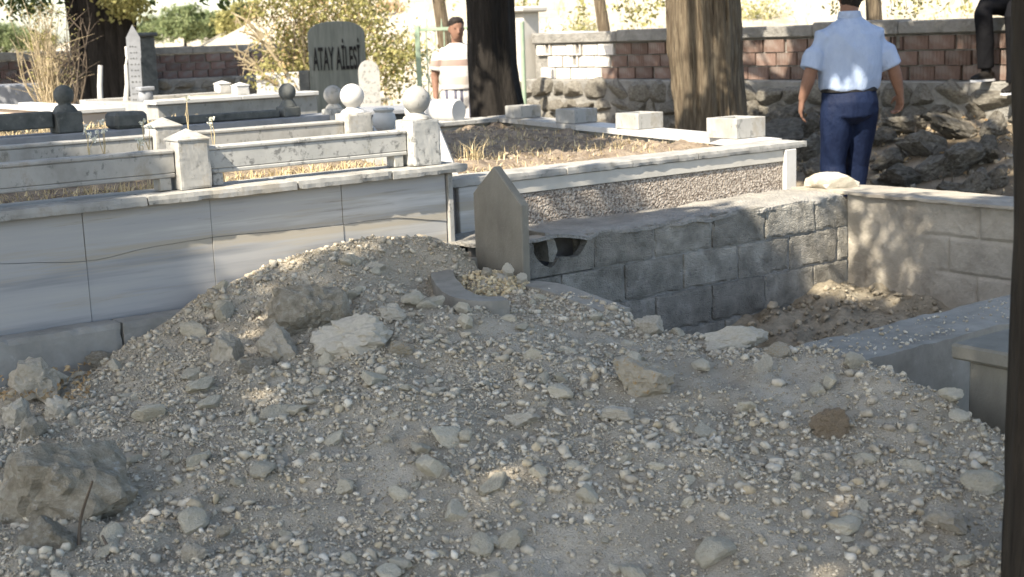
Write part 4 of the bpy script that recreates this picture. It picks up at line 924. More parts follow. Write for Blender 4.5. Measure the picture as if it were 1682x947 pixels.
for x in (gp.x+.12, gp.x+.3, gp.x+.48): G.part('spike', MB().tube([(x, gY, zt-.01), (x, gY, zt+.10)], [.012, .003], 6), MT['metal_green'])
p = atY(858, 60, 16.4)
single('metal_post', MB().tube([(p.x, p.y, -.1), (p.x, p.y, atY(858, 37, 16.4).z)], .028, 10).ball((p.x, p.y, atY(858, 37, 16.4).z), .03, 10, 6), MT['metal_green'], 'slim green metal gate post right of the dark tree trunk', 'post', (p.x, p.y, 0), 'xy', smooth=40)
cg = ground_z(*uv((1.6, 25)))
car = Thing('parked_car', 'white car mostly hidden behind the pillar at the gate', 'car', (1.9, 25, cg), 'xy', rot=(0, 0, .12)); car.o = (0, 0, 0)
prof = [(-2.0, .28), (2.05, .28), (2.12, .55), (2.0, .78), (1.05, .9), (.45, 1.36), (-.95, 1.40), (-1.62, .98), (-2.05, .88), (-2.1, .5)]
bd = car.part('body', MB().prism(prof, 'y', -.82, .82), MT['carpaint']); bd.modifiers.new('bevel', 'BEVEL').width = .08; bd.modifiers['bevel'].segments = 3
for s_ in (-1, 1):
    y0 = s_*.825; a = MB().prism([(-1.4, .95), (-.35, .95), (-.35, 1.30), (-.92, 1.30)], 'y', min(y0, y0+s_*.006), max(y0, y0+s_*.006)); car.part('window', a, MT['glass_dark'])
    b = MB().prism([(-.28, .95), (.88, .93), (.42, 1.28), (-.28, 1.30)], 'y', min(y0, y0+s_*.006), max(y0, y0+s_*.006)); car.part('window', b, MT['glass_dark'])
    for x in (-1.3, 1.32):
        w = car.part('wheel', MB().tube([(x, s_*.68, .31), (x, s_*.84, .31)], .31, 24), MT['tyre']); car.part('rim', MB().tube([(x, s_*.84, .31), (x, s_*.85, .31)], .19, 16), MT['greystone'], w)
car.part('headlight', MB().box(2.0, 2.09, -.75, -.45, .6, .74, .02), MT['marble_white']); car.part('headlight', MB().box(2.0, 2.09, .45, .75, .6, .74, .02), MT['marble_white'])
car.part('windscreen', MB().add([(1.02, -.7, .935), (1.02, .7, .935), (.50, .62, 1.345), (.50, -.62, 1.345)], [(0, 1, 2, 3)]), MT['glass_dark']); car.part('rear_window', MB().add([(-1.02, -.62, 1.40), (-1.02, .62, 1.40), (-1.6, .7, 1.01), (-1.6, -.7, 1.01)], [(0, 1, 2, 3)]), MT['glass_dark'])

# ---------------------------------------------------------------- trees
def trunk(path, radii, n=56, rings=60, flute=.0, nfl=7, bark=.04, seed=0, flare=0.0):
    """fluted, furrowed trunk along a path"""
    P = [Vector(p) for p in path]; cum = [0]
    for i in range(len(P)-1): cum.append(cum[-1]+(P[i+1]-P[i]).length)
    mb = MB(); V = []; F = []
    for j in range(rings+1):
        t = cum[-1]*j/rings; k = max(0, min(len(P)-2, next((i for i in range(len(cum)-1) if t <= cum[i+1]), len(P)-2))); f = (t-cum[k])/max(1e-6, cum[k+1]-cum[k])
        c = P[k].lerp(P[k+1], f); r = radii[k]*(1-f)+radii[k+1]*f
        for i in range(n):
            a = 2*math.pi*i/n; ca, sa = math.cos(a), math.sin(a)
            fl = flute*math.cos(nfl*a+1.3*math.sin(t*.9+seed)+2*noise.noise((ca*1.2, sa*1.2, t*.35+seed)))
            fu = bark*(noise.noise((ca*r*38+seed, sa*r*38, t*2.2))+.6*noise.noise((ca*r*80, sa*r*80+seed, t*5)))
            big = .12*noise.noise((ca*1.1+seed, sa*1.1, t*.8))
            rr = r*(1+fl+fu+big+flare*math.exp(-t*2.4)*(1+.6*math.cos(5*a+seed))); V.append((c.x+ca*rr, c.y+sa*rr, c.z))
    for j in range(rings):
        for i in range(n): k = (i+1) % n; F.append((j*n+i, j*n+k, (j+1)*n+k, (j+1)*n+i))
    F.append(tuple(range(rings*n, rings*n+n))); return mb.add(V, F)
def crown_from(T, clumps, base, nl, L, mleaf, mbark, rg, nlimb=9, r0=.11, asp=.5):
    """clumps: list of (Vector, radius). limbs run from base (Vector list) to groups of clumps"""
    if not clumps: return
    C = np.array([c[0][:] for c in clumps]); R = np.array([c[1] for c in clumps])
    k = min(nlimb, len(C)); idx = rg.choice(len(C), k, replace=False); cen = C[idx].copy()
    for it in range(6):
        lab = np.argmin(((C[:, None]-cen[None])**2).sum(2), 1)
        for i in range(k):
            if (lab == i).any(): cen[i] = C[lab == i].mean(0)
    for i in range(k):
        b = Vector(base); e = Vector(cen[i]); m1 = b.lerp(e, .4)+Vector((0, 0, .25)); pth = crv([b, m1, e], 5)
        lb = T.part('limb', MB().tube([p-Vector(T.o) for p in pth] and pth, [r0*(1-.75*j/(len(pth)-1)) for j in range(len(pth))], 7), mbark, smooth=60)
        tw = MB(); mem = np.where(lab == i)[0]
        for j in mem[:40]: tw.tube([e, e.lerp(Vector(C[j]), .55)+Vector((0, 0, .05)), Vector(C[j])], [r0*.22, r0*.14, r0*.04], 4, caps=False)
        if len(mem): T.part('twig', tw, mbark, lb)
    n = len(C)*nl; ci = np.repeat(np.arange(len(C)), nl); d = rg.normal(size=(n, 3)); d /= np.linalg.norm(d, axis=1)[:, None]; rr = rg.uniform(0, 1, n)**.45
    P = C[ci]+d*(rr*R[ci])[:, None]*np.array([1, 1, .75]); T.part('crown', leaves_mesh('crown', P-np.array(T.o), L*rg.uniform(.6, 1.3, n), mleaf, rg, asp), None)

def cast(P, h): P = Vector(P); return P + SUN*((h-P.z)/SUN.z)
def wp(u, v, z): return W(u, v, z)
LIT = [wp(10.6, v, z) for v in (12.35, 12.8, 13.2, 13.6) for z in (.2, .7, 1.2)] + [wp(u, v, .78) for u in (4.4, 5.0, 5.6, 6.1) for v in (5.8, 6.2, 6.6)] + [wp(ru(6.05)-.1, 6.05, .9), wp(ru(7.25)-.1, 7.25, .9), wp(6.3, 5.55, .8), wp(5.7, 5.55, .8)] \
    + [wp(6.3, v, .55) for v in (4.7, 5.0, 5.3)] + [wp(6.25, v, z) for v in (4.97,) for z in (.2, .45)] + [wp(6.25, 4.75, .35)] + [wp(u, 5.46, 1.02) for u in (2.7, 3.0, 3.3)] + [wp(3.84, 6.5, 1.15), wp(3.3, 6.5, 1.05), wp(2.75, 6.5, 1.1)] + [wp(u, 10.4, .8) for u in (5, 6, 7, 8)] + [Vector((-3.6, 12, .9)), Vector((-.58, 14.4, 1.0)), Vector((-.58, 14.4, 1.5)), Vector((.3, 17, .5)), Vector((.8, 16, .3)), Vector((-.4, 11.6, .9))] \
    + [atv(x, y, 5.40) for x, y in ((520, 345), (445, 395))] + [atv(x, y, 5.52) for x, y in ((1150, 310), (1220, 295), (1270, 290))] + [atY(x, y, 9.65) for x, y in ((1410, 215),)] + [atY(x, y, 11.2) for x, y in ((1128, 60), (1130, 120))] + [wp(10.5, v, z) for v, z in ((10.1, .55), (9.6, 1.3), (6.9, .75), (6.95, .5), (9.9, .5))]
LITN = np.array([p[:] for p in LIT]); SN = np.array(SUN[:])
def keep_clumps(cl):
    out = []
    for (c, r) in cl:
        d = np.array(c[:])-LITN; t = d @ SN; e = np.linalg.norm(d-t[:, None]*SN, axis=1)
        if ((t > 0) & (e < r+.11)).any(): continue
        out.append((c, r))
    return out
rt = np.random.default_rng(17)
def shade(points, h0, h1, r=.42, rep=1, jit=.15):
    out = []
    for p in points:
        for _ in range(rep):
            q = cast(Vector(p)+Vector(rt.normal(0, jit, 3)), rt.uniform(h0, h1)); out.append((q, r*rt.uniform(.75, 1.2)))
    return keep_clumps(out)
# tree the photographer stands under (trunk behind the camera): shades the heap and the marble front
S1 = [Vector((x, y, .3)) for x in np.arange(-3.4, 3.4, .40) for y in np.arange(1.2, 6.6, .40)] + [wp(u, 5.4, z) for u in np.arange(.3, 3.8, .38) for z in (.35, .7)] + [wp(u, 5.46, 1.03) for u in np.arange(.8, 2.4, .22)] + [wp(u, 6.5, 1.03) for u in np.arange(.8, 2.4, .25)] + [wp(u, 5.9, .9) for u in np.arange(.8, 2.2, .3)] + [wp(u, 5.1, z) for u in np.arange(3.6, 6.1, .4) for z in (.1, .4)] + [wp(u, 5.5, .6) for u in np.arange(3.8, 5.0, .4)] + [wp(u, 5.3, .54) for u in np.arange(3.8, 5.9, .22)] + [wp(u, 3.1, .35) for u in np.arange(3.6, 6, .45)] + [wp(u, v, 0) for u in np.arange(3.6, 6.3, .36) for v in (3.4, 3.8, 4.2, 4.6)]
B1 = Thing('shade_tree', 'broad leafy tree behind the photographer that shades the heap, outside the picture', 'tree', (-3.4, -1.6, 0), 'xy')
B1.part('trunk', trunk([(-3.4, -1.6, -.1), (-3.35, -1.5, 1.5), (-3.3, -1.2, 3.0), (-3.2, -.9, 4.6)], [.30, .24, .2, .13], 28, 30, .05, 6, .05, 2, .3), MT['bark'], smooth=60)
crown_from(B1, shade(S1, 4.6, 7.4) + shade(S1[:300], 5, 7.6, .42, 1, .25), (-3.25, -1.0, 4.0), 72, .21, MT['leaf'], MT['bark'], rt, 12)
# near trunk at the right edge, its crown over the open grave
S3 = [wp(10.6, v, z) for v in np.arange(3.4, 9.4, .5) for z in (.5, 1.0, 1.4)] + [wp(u, v, .3) for u in (8.4, 9.1, 9.8) for v in np.arange(3.6, 8.6, .55)] + [atY(x, y, 9.65) for x, y in ((1370, 230), (1420, 240), (1370, 90), (1440, 80), (1350, 60), (1400, 60), (1420, 100), (1380, 110), (1350, 110), (1450, 60), (1370, 270), (1430, 290), (1460, 120), (1325, 150), (1395, 10))] + [wp(6.25, v, z) for v in (4.2, 4.32, 4.44, 4.56, 4.66) for z in (.05, .2, .35, .5)] + [wp(u, v, 0) for u in (5.2, 5.6, 6.0) for v in (3.6, 4, 4.4, 4.8)]
T3x = 1.32; T3 = Thing('near_trunk', 'dark blurred tree trunk filling the right edge of the picture', 'tree', (T3x, 3.0, 0), 'xy')
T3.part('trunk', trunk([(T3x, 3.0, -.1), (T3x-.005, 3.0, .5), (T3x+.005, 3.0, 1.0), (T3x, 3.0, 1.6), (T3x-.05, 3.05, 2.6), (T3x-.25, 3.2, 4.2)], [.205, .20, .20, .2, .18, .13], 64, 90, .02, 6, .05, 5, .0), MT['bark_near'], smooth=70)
S3b = [wp(6.25, v, z) for v in (4.2, 4.3, 4.4, 4.5, 4.6, 4.7, 4.82, 5.05) for z in (.0, .14, .28, .42, .52)] + [atY(x, y, 9.65) for x, y in ((1350, 60), (1370, 90), (1420, 60), (1400, 90), (1440, 90), (1350, 120), (1440, 130), (1395, 40), (1460, 110), (1330, 90))]
crown_from(T3, shade(S3, 4.8, 7.2, .45, 2) + shade(S3b[40:], 3.6, 5.0, .17, 4, .04), (T3x-.2, 3.15, 3.9), 80, .21, MT['leaf'], MT['bark_near'], rt, 12)
DP = []
for v, z in zip(4.15+.95*rt.uniform(0, 1, 95)**1.35, rt.uniform(-.05, .6, 95)):
    c = cast(wp(6.25, v, z), rt.uniform(3.3, 4.3)); DP.append(np.array(c[:])+rt.normal(0, .045, (14, 3)))
DP = np.concatenate(DP); T3.part('dapple_leaves', leaves_mesh('dapple_leaves', DP-np.array(T3.o), rt.uniform(.05, .10, len(DP)), MT['leaf'], rt, .5), None, kind='stuff')  # unseen leaves added along the sun's rays to dapple the end wall
c = cast(wp(6.25, 4.6, .3), 3.8); T3.part('limb', MB().tube(crv([(T3x-.1, 3.1, 3.2), Vector((T3x-.1, 3.1, 3.2)).lerp(c, .5)+Vector((0, 0, .15)), c], 5), [.06-.005*k for k in range(11)], 7), MT['bark_near'], smooth=60)
# dark fluted trunk in the middle
t1 = atY(823, 190, 13.2); X1 = t1.x
T1 = Thing('dark_tree', 'dark fluted tree trunk in deep shade behind the soil-filled grave', 'tree', (X1, 13.2, 0), 'xy')
xa, xb = atY(803, 0, 13.2).x, atY(808, 100, 13.2).x
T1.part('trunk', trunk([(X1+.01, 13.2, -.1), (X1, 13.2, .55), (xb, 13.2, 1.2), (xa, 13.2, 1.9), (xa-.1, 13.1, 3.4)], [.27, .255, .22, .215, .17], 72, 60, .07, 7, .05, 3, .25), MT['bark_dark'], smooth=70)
S1b = [Vector((X1+dx, 13.0, z)) for dx in (-.18, 0, .18) for z in np.arange(.2, 2.2, .28)] + [wp(u, v, .75) for u in np.arange(5.2, 6.8, .45) for v in np.arange(7.2, 9.5, .45)]
def shade_only(points, h0, h1, r, lit):  # the same, tested only against nearby sunlit things
    return shade(points, h0, h1, r)
crown_from(T1, shade(S1b, 3.3, 5.6, .34, 4), (xa-.1, 13.1, 3.2), 90, .17, MT['leaf'], MT['bark_dark'], rt, 8, .08)
# brown trunk in front of the wall
t2 = atY(1165, 200, 11.3); X2 = t2.x
T2 = Thing('brown_tree', 'brown furrowed tree trunk in front of the brick wall, sunlit on its left side', 'tree', (X2, 11.3, 0), 'xy')
xt = atY(1155, 0, 11.3).x
T2.part('trunk', trunk([(X2+.02, 11.3, -.1), (X2, 11.3, .7), (xt, 11.3, 1.75), (xt-.02, 11.3, 3.2)], [.30, .285, .29, .22], 110, 110, .035, 5, .085, 9, .15), MT['bark'], smooth=70)
S2 = [wp(10.6, v, z) for v in np.arange(9.2, 12.2, .4) for z in (.2, .55, .9, 1.25, 1.5)] + [Vector((X2+.14, 11.1, z)) for z in np.arange(.2, 2.0, .18)]+[Vector((X2-.22, 11.1, z)) for z in np.arange(.2, .9, .2)]
crown_from(T2, shade(S2, 3.4, 6.0, .36, 2, .1), (xt, 11.3, 3.1), 80, .18, MT['leaf'], MT['bark'], rt, 8, .08)
# tree at the left, out of the picture, that keeps the far left wall dark
S4 = [wp(u, 22.6, z) for u in np.arange(5, 13, .7) for z in (.4, 1.0, 1.45)] + [Vector((HP.x+dx, HP.y-.02, z)) for dx in (-.25, 0, .25) for z in (.6, 1.0, 1.4, 1.65)] + [wp(u, 7.9, .9) for u in np.arange(1.8, 4.2, .35)] + [Vector((-6.0+dx, 19.5, z)) for dx in (-.4, 0, .4) for z in (.5, 1.2, 2.0)]
B3 = Thing('shade_tree', 'leafy tree left of the picture that shades the far wall and the dark grave', 'tree', (-9.0, 11.0, 0), 'xy')
B3.part('trunk', trunk([(-9.0, 11.0, -.1), (-9, 11, 2), (-8.8, 11.1, 4.2)], [.3, .24, .15], 24, 24, .05, 6, .05, 4, .3), MT['bark'], smooth=60)
crown_from(B3, shade(S4, 4.5, 7.0, .55, 3), (-8.85, 11.05, 4), 90, .24, MT['leaf'], MT['bark'], rt, 10)

# big many-stemmed dark tree at the upper left
b0 = atY(178, 155, 19.8); L0 = Thing('old_tree', 'big dark many-stemmed tree at the upper left with yellow-green leaves', 'tree', (b0.x, 19.8, 0), 'xy')
for (xb_, xt_, r1, r2) in ((150, 118, .16, .10), (175, 160, .22, .17), (200, 205, .19, .15), (165, 138, .14, .1), (188, 185, .2, .16)):
    a, b = atY(xb_, 150, 19.8), atY(xt_, -10, 19.8); L0.part('trunk', trunk([(a.x, 19.8+random.uniform(-.15, .15), -.1), (a.x, 19.8, .5), (b.x, 19.75, b.z), (b.x*1.03, 19.7, b.z+1.2)], [r1*1.3, r1, r2, r2*.7], 28, 40, .06, 5, .06, xb_, .2), MT['bark_dark'], smooth=60)
cl = [(atY(x, y, 19.3+random.uniform(-.3, .3)), .14) for x, y in ((188, 6), (205, 8), (222, 4), (195, 14), (215, 14), (232, -4), (180, -4), (205, -6), (228, 10))]
Cn = np.array([c[0][:] for c in cl]); nlf = 90; P = np.repeat(Cn, nlf, 0)+rt.normal(0, .10, (len(cl)*nlf, 3)); L0.part('leaf_cluster', leaves_mesh('leaf_cluster', P-np.array(L0.o), rt.uniform(.05, .10, len(P)), MT['leaf_yellow'], rt, .6), None, kind='stuff')
cl = [(Vector((b0.x+rt.uniform(-2.6, 2.4), 19.6+rt.uniform(-1.5, 1.5), rt.uniform(2.15, 5.2))), .5) for _ in range(70)]
crown_from(L0, cl, (b0.x, 19.7, 2.3), 60, .16, MT['leaf'], MT['bark_dark'], rt, 8, .1)
cl2 = np.array([atY(x, y, 19.5)[:] for x, y in ((38, 4), (46, 14), (30, 16), (52, 4), (60, 18), (36, -6), (88, 12), (70, -2))]); P = np.repeat(cl2, 45, 0)+rt.normal(0, .11, (len(cl2)*45, 3)); L0.part('leaf_cluster', leaves_mesh('leaf_cluster', P-np.array(L0.o), rt.uniform(.05, .10, len(P)), MT['leaf'], rt, .5), None, kind='stuff')
def twiggy(T, base, n, h0, h1, spread, r, m, rg, name='stem', curve=.3, lean=(0, 0)):
    for i in range(n):
        a = rg.uniform(0, 6.28); l = rg.uniform(.1, 1)*spread; h = rg.uniform(h0, h1); b = Vector(base)+Vector((rg.normal(0, .05), rg.normal(0, .05), 0))
        e = b+Vector((math.cos(a)*l+lean[0]*h, math.sin(a)*l+lean[1]*h, h)); m1 = b.lerp(e, .45)+Vector((rg.normal(0, .06), rg.normal(0, .06), h*.08)); pth = crv([b, m1, e], 4)
        mb = MB().tube(pth, [r*(1-.8*k/(len(pth)-1)) for k in range(len(pth))], 5, caps=False)
        for q in range(5):
            t = pth[rg.integers(2, len(pth)-1)]; d = Vector((rg.normal(0, .16), rg.normal(0, .12), rg.uniform(.05, .3))); mb.tube([t, t+d*.5+Vector((0, 0, .02)), t+d], [r*.35, r*.25, r*.08], 4, caps=False)
        T.part(name, mb, m)
sb_ = atY(88, 172, 14.5); Sh = Thing('dry_shrub', 'pale leafless dry shrub at the left in front of the dark tree', 'shrub', (sb_.x, 14.5, sb_.z), 'xy')
twiggy(Sh, (sb_.x, 14.5, sb_.z-.2), 46, .6, 1.25, .34, .010, MT['twig'], rt, lean=(-.04, 0))
twiggy(Sh, (sb_.x+.2, 14.5, sb_.z-.2), 12, .7, 1.2, .22, .012, MT['twig_dark'], rt, lean=(.1, 0))
P = np.array([(sb_.x+rt.normal(0, .16), 14.5+rt.normal(0, .12), sb_.z+rt.uniform(.1, 1.05)) for _ in range(500)]); Sh.part('dry_leaves', leaves_mesh('dry_leaves', P-np.array(Sh.o), rt.uniform(.02, .045, 500), MT['leaf_yellow'], rt, .4), None)
# tall yellow-green bush behind the big headstone
yb = atY(560, 165, 19.5); Yb = Thing('yellow_bush', 'tall yellow-green bush with tangled bare branches behind the big dark headstone', 'bush', (yb.x, 19.5, 0), 'xy')
pts = []
for _ in range(260):
    x, y = rt.uniform(425, 690), rt.uniform(-60, 150); e = ((x-560)/150)**2+((y-60)/130)**2
    if x > 625 and y < 62+ (x-625)*.25: continue
    if e < 1.05: pts.append((atY(x, y, 19.5+rt.uniform(-.8, .8)), .24))
C = np.array([c[0][:] for c in pts]); nlf = 55; P = np.repeat(C, nlf, 0)+rt.normal(0, .14, (len(C)*nlf, 3)); Yb.part('foliage', leaves_mesh('foliage', P-np.array(Yb.o), rt.uniform(.04, .09, len(P)), MT['leaf_yellow'], rt, .5), None)
k = rt.choice(len(C), 90, replace=False); P = np.repeat(C[k], 26, 0)+rt.normal(0, .16, (90*26, 3)); Yb.part('dry_foliage', leaves_mesh('dry_foliage', P-np.array(Yb.o), rt.uniform(.04, .08, len(P)), MT['leaf_dry'], rt, .5), None)
twiggy(Yb, (yb.x-.2, 19.5, 0), 34, 1.2, 2.3, 1.1, .022, MT['twig'], rt, 'branch'); twiggy(Yb, (yb.x-.7, 19.4, 0), 8, 1.3, 2.2, .8, .03, MT['twig_dark'], rt, 'branch')
for (x0, y0, x1, y1) in ((432, 62, 380, 20), (445, 80, 392, 50), (470, 120, 405, 42), (440, 130, 385, 92), (455, 138, 398, 112), (430, 118, 385, 80)):
    a, b = atY(x0, y0, 19.0), atY(x1, y1, 18.8); mb = MB().tube(crv([a, a.lerp(b, .5)+Vector((0, 0, .05)), b], 5), [.03-.0022*i for i in range(11)], 6)
    for q in range(6): t = a.lerp(b, rt.uniform(.3, .95)); mb.tube([t, t+Vector((rt.normal(0, .12), 0, rt.normal(0, .12)))], [.01, .003], 4, caps=False)
    Yb.part('branch', mb, MT['twig'])
# slim trunks and sprays of leaves beyond the wall
def slim(px0, y0, px1, y1, Y, r, label, mm=None):
    a, b = atY(px0, y0, Y), atY(px1, y1, Y); g = ground_z(*uv((a.x, Y))); d = (b-a)/(b.z-a.z)
    T = Thing('slim_tree', label, 'tree', (a.x, Y, g), 'xy'); lo = a-d*(a.z-g+.1); hi = b+d*2.2
    T.part('trunk', trunk([lo, a, b, hi], [r*1.15, r, r*.95, r*.6], 28, 40, .02, 5, .06, px0), mm or MT['bark'], smooth=60); return T, hi
E1, h1_ = slim(992, 48, 984, -5, 18.0, .075, 'slim grey-brown trunk beyond the left end of the brick wall')
E2, h2_ = slim(1436, 34, 1434, -5, 13.4, .075, 'slim pale trunk beyond the wall right of the man in blue')
E3, h3_ = slim(728, 48, 720, -5, 21.0, .10, 'mossy slim trunk beyond the gate')
def sprays(T, pix, Y, n, sp, L, m, hi):
    C = np.array([atY(x, y, Y+rt.uniform(-.2, .2))[:] for x, y in pix]); P = np.repeat(C, n, 0)+rt.normal(0, sp, (len(C)*n, 3)); T.part('leaf_spray', leaves_mesh('leaf_spray', P-np.array(T.o), L*rt.uniform(.6, 1.3, len(P)), m, rt, .55), None, kind='stuff')
    for i in range(len(pix)): T.part('twig', MB().tube(crv([hi, Vector(C[i]).lerp(hi, .35)+Vector((0, 0, .1)), Vector(C[i])], 4), [.012-.0012*k for k in range(9)], 4, caps=False), MT['twig_dark'])
sprays(E1, [(1015, 10), (1040, 18), (1060, 8), (1035, 28), (1075, 16), (1025, -4), (1085, 4), (958, 12), (950, 26), (1050, 30)], 17.8, 26, .07, .07, MT['leaf_yellow'], h1_)
sprays(E2, [(1472, 6), (1490, 16), (1510, 10), (1545, 6), (1590, 4), (1465, 22), (1375, 8), (1500, 0), (1530, -2), (1588, 14), (1480, -4)], 13.3, 16, .045, .05, MT['leaf_yellow'], h2_)
sprays(E3, [(660, -6), (745, -8), (700, -14), (860, 6), (872, 14), (845, -6)], 20.8, 24, .08, .08, MT['leaf_yellow'], h3_)
for T, hi in ((E1, h1_), (E2, h2_), (E3, h3_)):
    cl = [(hi+Vector((rt.normal(0, .9), rt.normal(0, .9), rt.uniform(.2, 2.0))), .4) for _ in range(26)]; crown_from(T, cl, tuple(hi), 50, .12, MT['leaf_yellow'], MT['bark'], rt, 5, .04)
# trees far off beyond the field
def far_tree(px, ytop, ybase, wpx, Y, m, label, seed):
    rg = np.random.default_rng(seed); b = atY(px, ybase, Y); t = atY(px, ytop, Y); s = Y/FPX; h = t.z-b.z; g = min(b.z, ground_z(*uv((b.x, Y))))
    T = Thing('far_tree', label, 'tree', (b.x, Y, g), 'xy', group='trees beyond the dry field'); T.part('trunk', MB().tube([(b.x, Y, g-.3), (b.x+.05*h, Y, b.z+.35*h), (b.x, Y, b.z+.7*h)], [.05*h, .04*h, .02*h], 8), MT['bark_dark'], smooth=60)
    n = 110; d = rg.normal(size=(n, 3)); d /= np.linalg.norm(d, axis=1)[:, None]; C = np.array([b.x, Y, b.z+h*.56])+d*rg.uniform(.45, 1, (n, 1))*np.array([wpx*s*.5, wpx*s*.4, h*.46]); k = 55
    P = np.repeat(C, k, 0)+rg.normal(0, h*.07, (n*k, 3)); T.part('crown', leaves_mesh('crown', P-np.array(T.o), h*.075*rg.uniform(.6, 1.4, len(P)), m, rg, .6), None)
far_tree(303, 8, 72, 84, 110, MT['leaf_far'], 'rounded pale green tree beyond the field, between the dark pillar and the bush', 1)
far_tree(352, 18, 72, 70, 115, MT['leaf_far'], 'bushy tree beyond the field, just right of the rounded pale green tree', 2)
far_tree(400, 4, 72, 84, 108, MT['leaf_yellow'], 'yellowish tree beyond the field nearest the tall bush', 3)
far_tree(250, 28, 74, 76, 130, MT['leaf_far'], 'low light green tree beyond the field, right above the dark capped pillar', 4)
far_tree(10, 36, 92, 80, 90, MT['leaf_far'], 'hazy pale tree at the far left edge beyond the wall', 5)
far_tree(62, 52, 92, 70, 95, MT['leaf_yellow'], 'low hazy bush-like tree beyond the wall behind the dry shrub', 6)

# scrub on the slope beyond the wall
sc = np.random.default_rng(77)
lab = ['dry scrub bush on the slope above the left end of the brick wall', 'small dry scrub bush on the slope left of the brown trunk', 'dry scrub bush on the slope just right of the brown trunk', 'dry scrub bush on the slope above the wall left of the man in blue', 'dry scrub bush on the slope above the wall right of the man in blue', 'small dark scrub on the pale slope above the gate', 'dry scrub bush on the slope between the dark trunk and the pillar']
for (x, y, Y, r), l in zip([(960, 40, 32, .55), (1070, 34, 30, .6), (1245, 22, 34, .7), (1300, 10, 40, .8), (1530, 20, 30, .6), (640, 30, 40, .45), (878, 62, 30, .6)], lab):
    p = atY(x, y, Y); g = ground_z(*uv((p.x, Y))); T = Thing('scrub_bush', l, 'bush', (p.x, Y, g), 'xy', group='scrub on the dry slope')
    n = 700; P = np.c_[sc.normal(0, r*.5, n), sc.normal(0, r*.4, n), np.abs(sc.normal(0, r*.45, n))]; T.part('foliage', leaves_mesh('foliage', P, sc.uniform(.05, .12, n), MT['leaf_dry' if x % 3 else 'leaf_yellow'], sc, .4), None)
    mb = MB()
    for k in range(14): a = sc.uniform(0, 6.28); mb.tube([(0, 0, -.1), (math.cos(a)*r*.3, math.sin(a)*r*.3, r*.5), (math.cos(a)*r*.7, math.sin(a)*r*.7, r*sc.uniform(.6, 1.1))], [.02, .014, .005], 5, caps=False)
    T.part('stems', mb, MT['twig'])
n = 9000; ang = sc.uniform(-.40, .42, n); dd = 14+60*sc.uniform(0, 1, n)**1.5; P = []
for a, d in zip(ang, dd):
    x, y = a*d, d
    if uv((x, y))[0] > 11.3: P.append((x, y, ground_z(*uv((x, y)))))
P = np.array(P); o = bpy.data.objects.new('dry_grass', grass('dry_grass', P, sc.uniform(.12, .4, len(P)), MT['straw'], sc, .8, .012)); COL.objects.link(o); o.parent = GROUND; o['kind'] = 'stuff'

# ---------------------------------------------------------------- small plants, sticks and leaves
def weed(px, py, v, h, label, n=3):
    p = atv(px, py, v); T = Thing('weed', label, 'weed', tuple(p), 'xy', group='pale weeds in the marble grave')
    for i in range(n):
        e = p+Vector((rt.normal(0, .018), rt.normal(0, .018), h*rt.uniform(.6, 1.05))); T.part('stalk', MB().tube([p, p.lerp(e, .5)+Vector((rt.normal(0, .006), 0, 0)), e], [.0022, .0018, .0012], 5), MT['straw'])
        C = np.repeat(np.array([e[:]]), 16, 0)+rt.normal(0, .006, (16, 3)); T.part('flower_head', leaves_mesh('flower_head', C-np.array(T.o), rt.uniform(.008, .016, 16), MT['flower'], rt, .8), None)
weed(148, 262, 5.75, .12, 'pale flowering weed left in the marble grave, tallest of the left pair'); weed(172, 258, 5.75, .17, 'pale weed beside the tallest left weed in the marble grave')
weed(245, 246, 5.8, .13, 'pale flowering weed in front of the far pointed post'); weed(232, 252, 5.78, .06, 'tiny pale weed left of the far pointed post')
weed(352, 248, 5.75, .15, 'pale flowering weed just right of the near pointed post'); weed(310, 216, 6.2, .16, 'thin weed stalk rising behind the near pointed post', 2)
gp_ = atv(778, 262, 5.85); wg = Thing('grass_tuft', 'dry grass tuft at the left corner of the soil-filled grave', 'grass tuft', tuple(gp_), 'xy')
n = 60; wg.part('blades', grass('blades', rt.normal(0, .035, (n, 3))*[1, 1, 0], rt.uniform(.05, .17, n), MT['straw'], rt, 1.4, .0022), None)
def stick(pp, r, label, m='twig_dark'):
    P = [Vector((q.x, q.y, q.z)) for q in pp]; single('dry_stick', MB().tube(crv(P, 5), [r*(1-.5*i/(5*(len(P)-1))) for i in range(5*(len(P)-1)+1)], 6), MT[m], label, 'stick', tuple(P[0]), 'xy', smooth=60)
stick([atz(130, 895, .17), atz(133, 850, .24), atz(152, 790, .36)], .006, 'dark stick rising from the stones at the lower left'); stick([atz(172, 940, .16), atz(178, 905, .17), atz(168, 880, .19)], .007, 'short curved dark stick in the lower left corner')
lv = np.random.default_rng(31)
def leaf_at(px, py, col, label):
    d = ray(px, py); t = 2.5
    while t < 8:
        p = CAMPOS+d*t
        if p.z <= mound_z([(p.x, p.y)])[0][0]+.012: break
        t += .01
    me = MB().add([(-.018, 0, 0), (0, .012, .005), (.02, 0, .003), (0, -.012, .004)], [(0, 1, 2), (0, 2, 3)]).mesh('fallen_leaf', MT[col]); o = bpy.data.objects.new('fallen_leaf', me); COL.objects.link(o); o.location = p+Vector((0, 0, .008)); o.rotation_euler = (.3, .2, px*.1); tag(o, label, 'leaf')
leaf_at(243, 681, 'leaf_yellow', 'single yellow leaf on the left slope of the heap'); leaf_at(1370, 850, 'leaf_dry', 'small tan leaf on the right slope of the heap')
n = 260; P = np.array([(*atz(x, y, .26)[:2], .285) for x, y in zip(lv.uniform(-40, 150, n), lv.uniform(600, 665, n))]); P = P[[uv(p)[1] < 5.26 for p in P]]
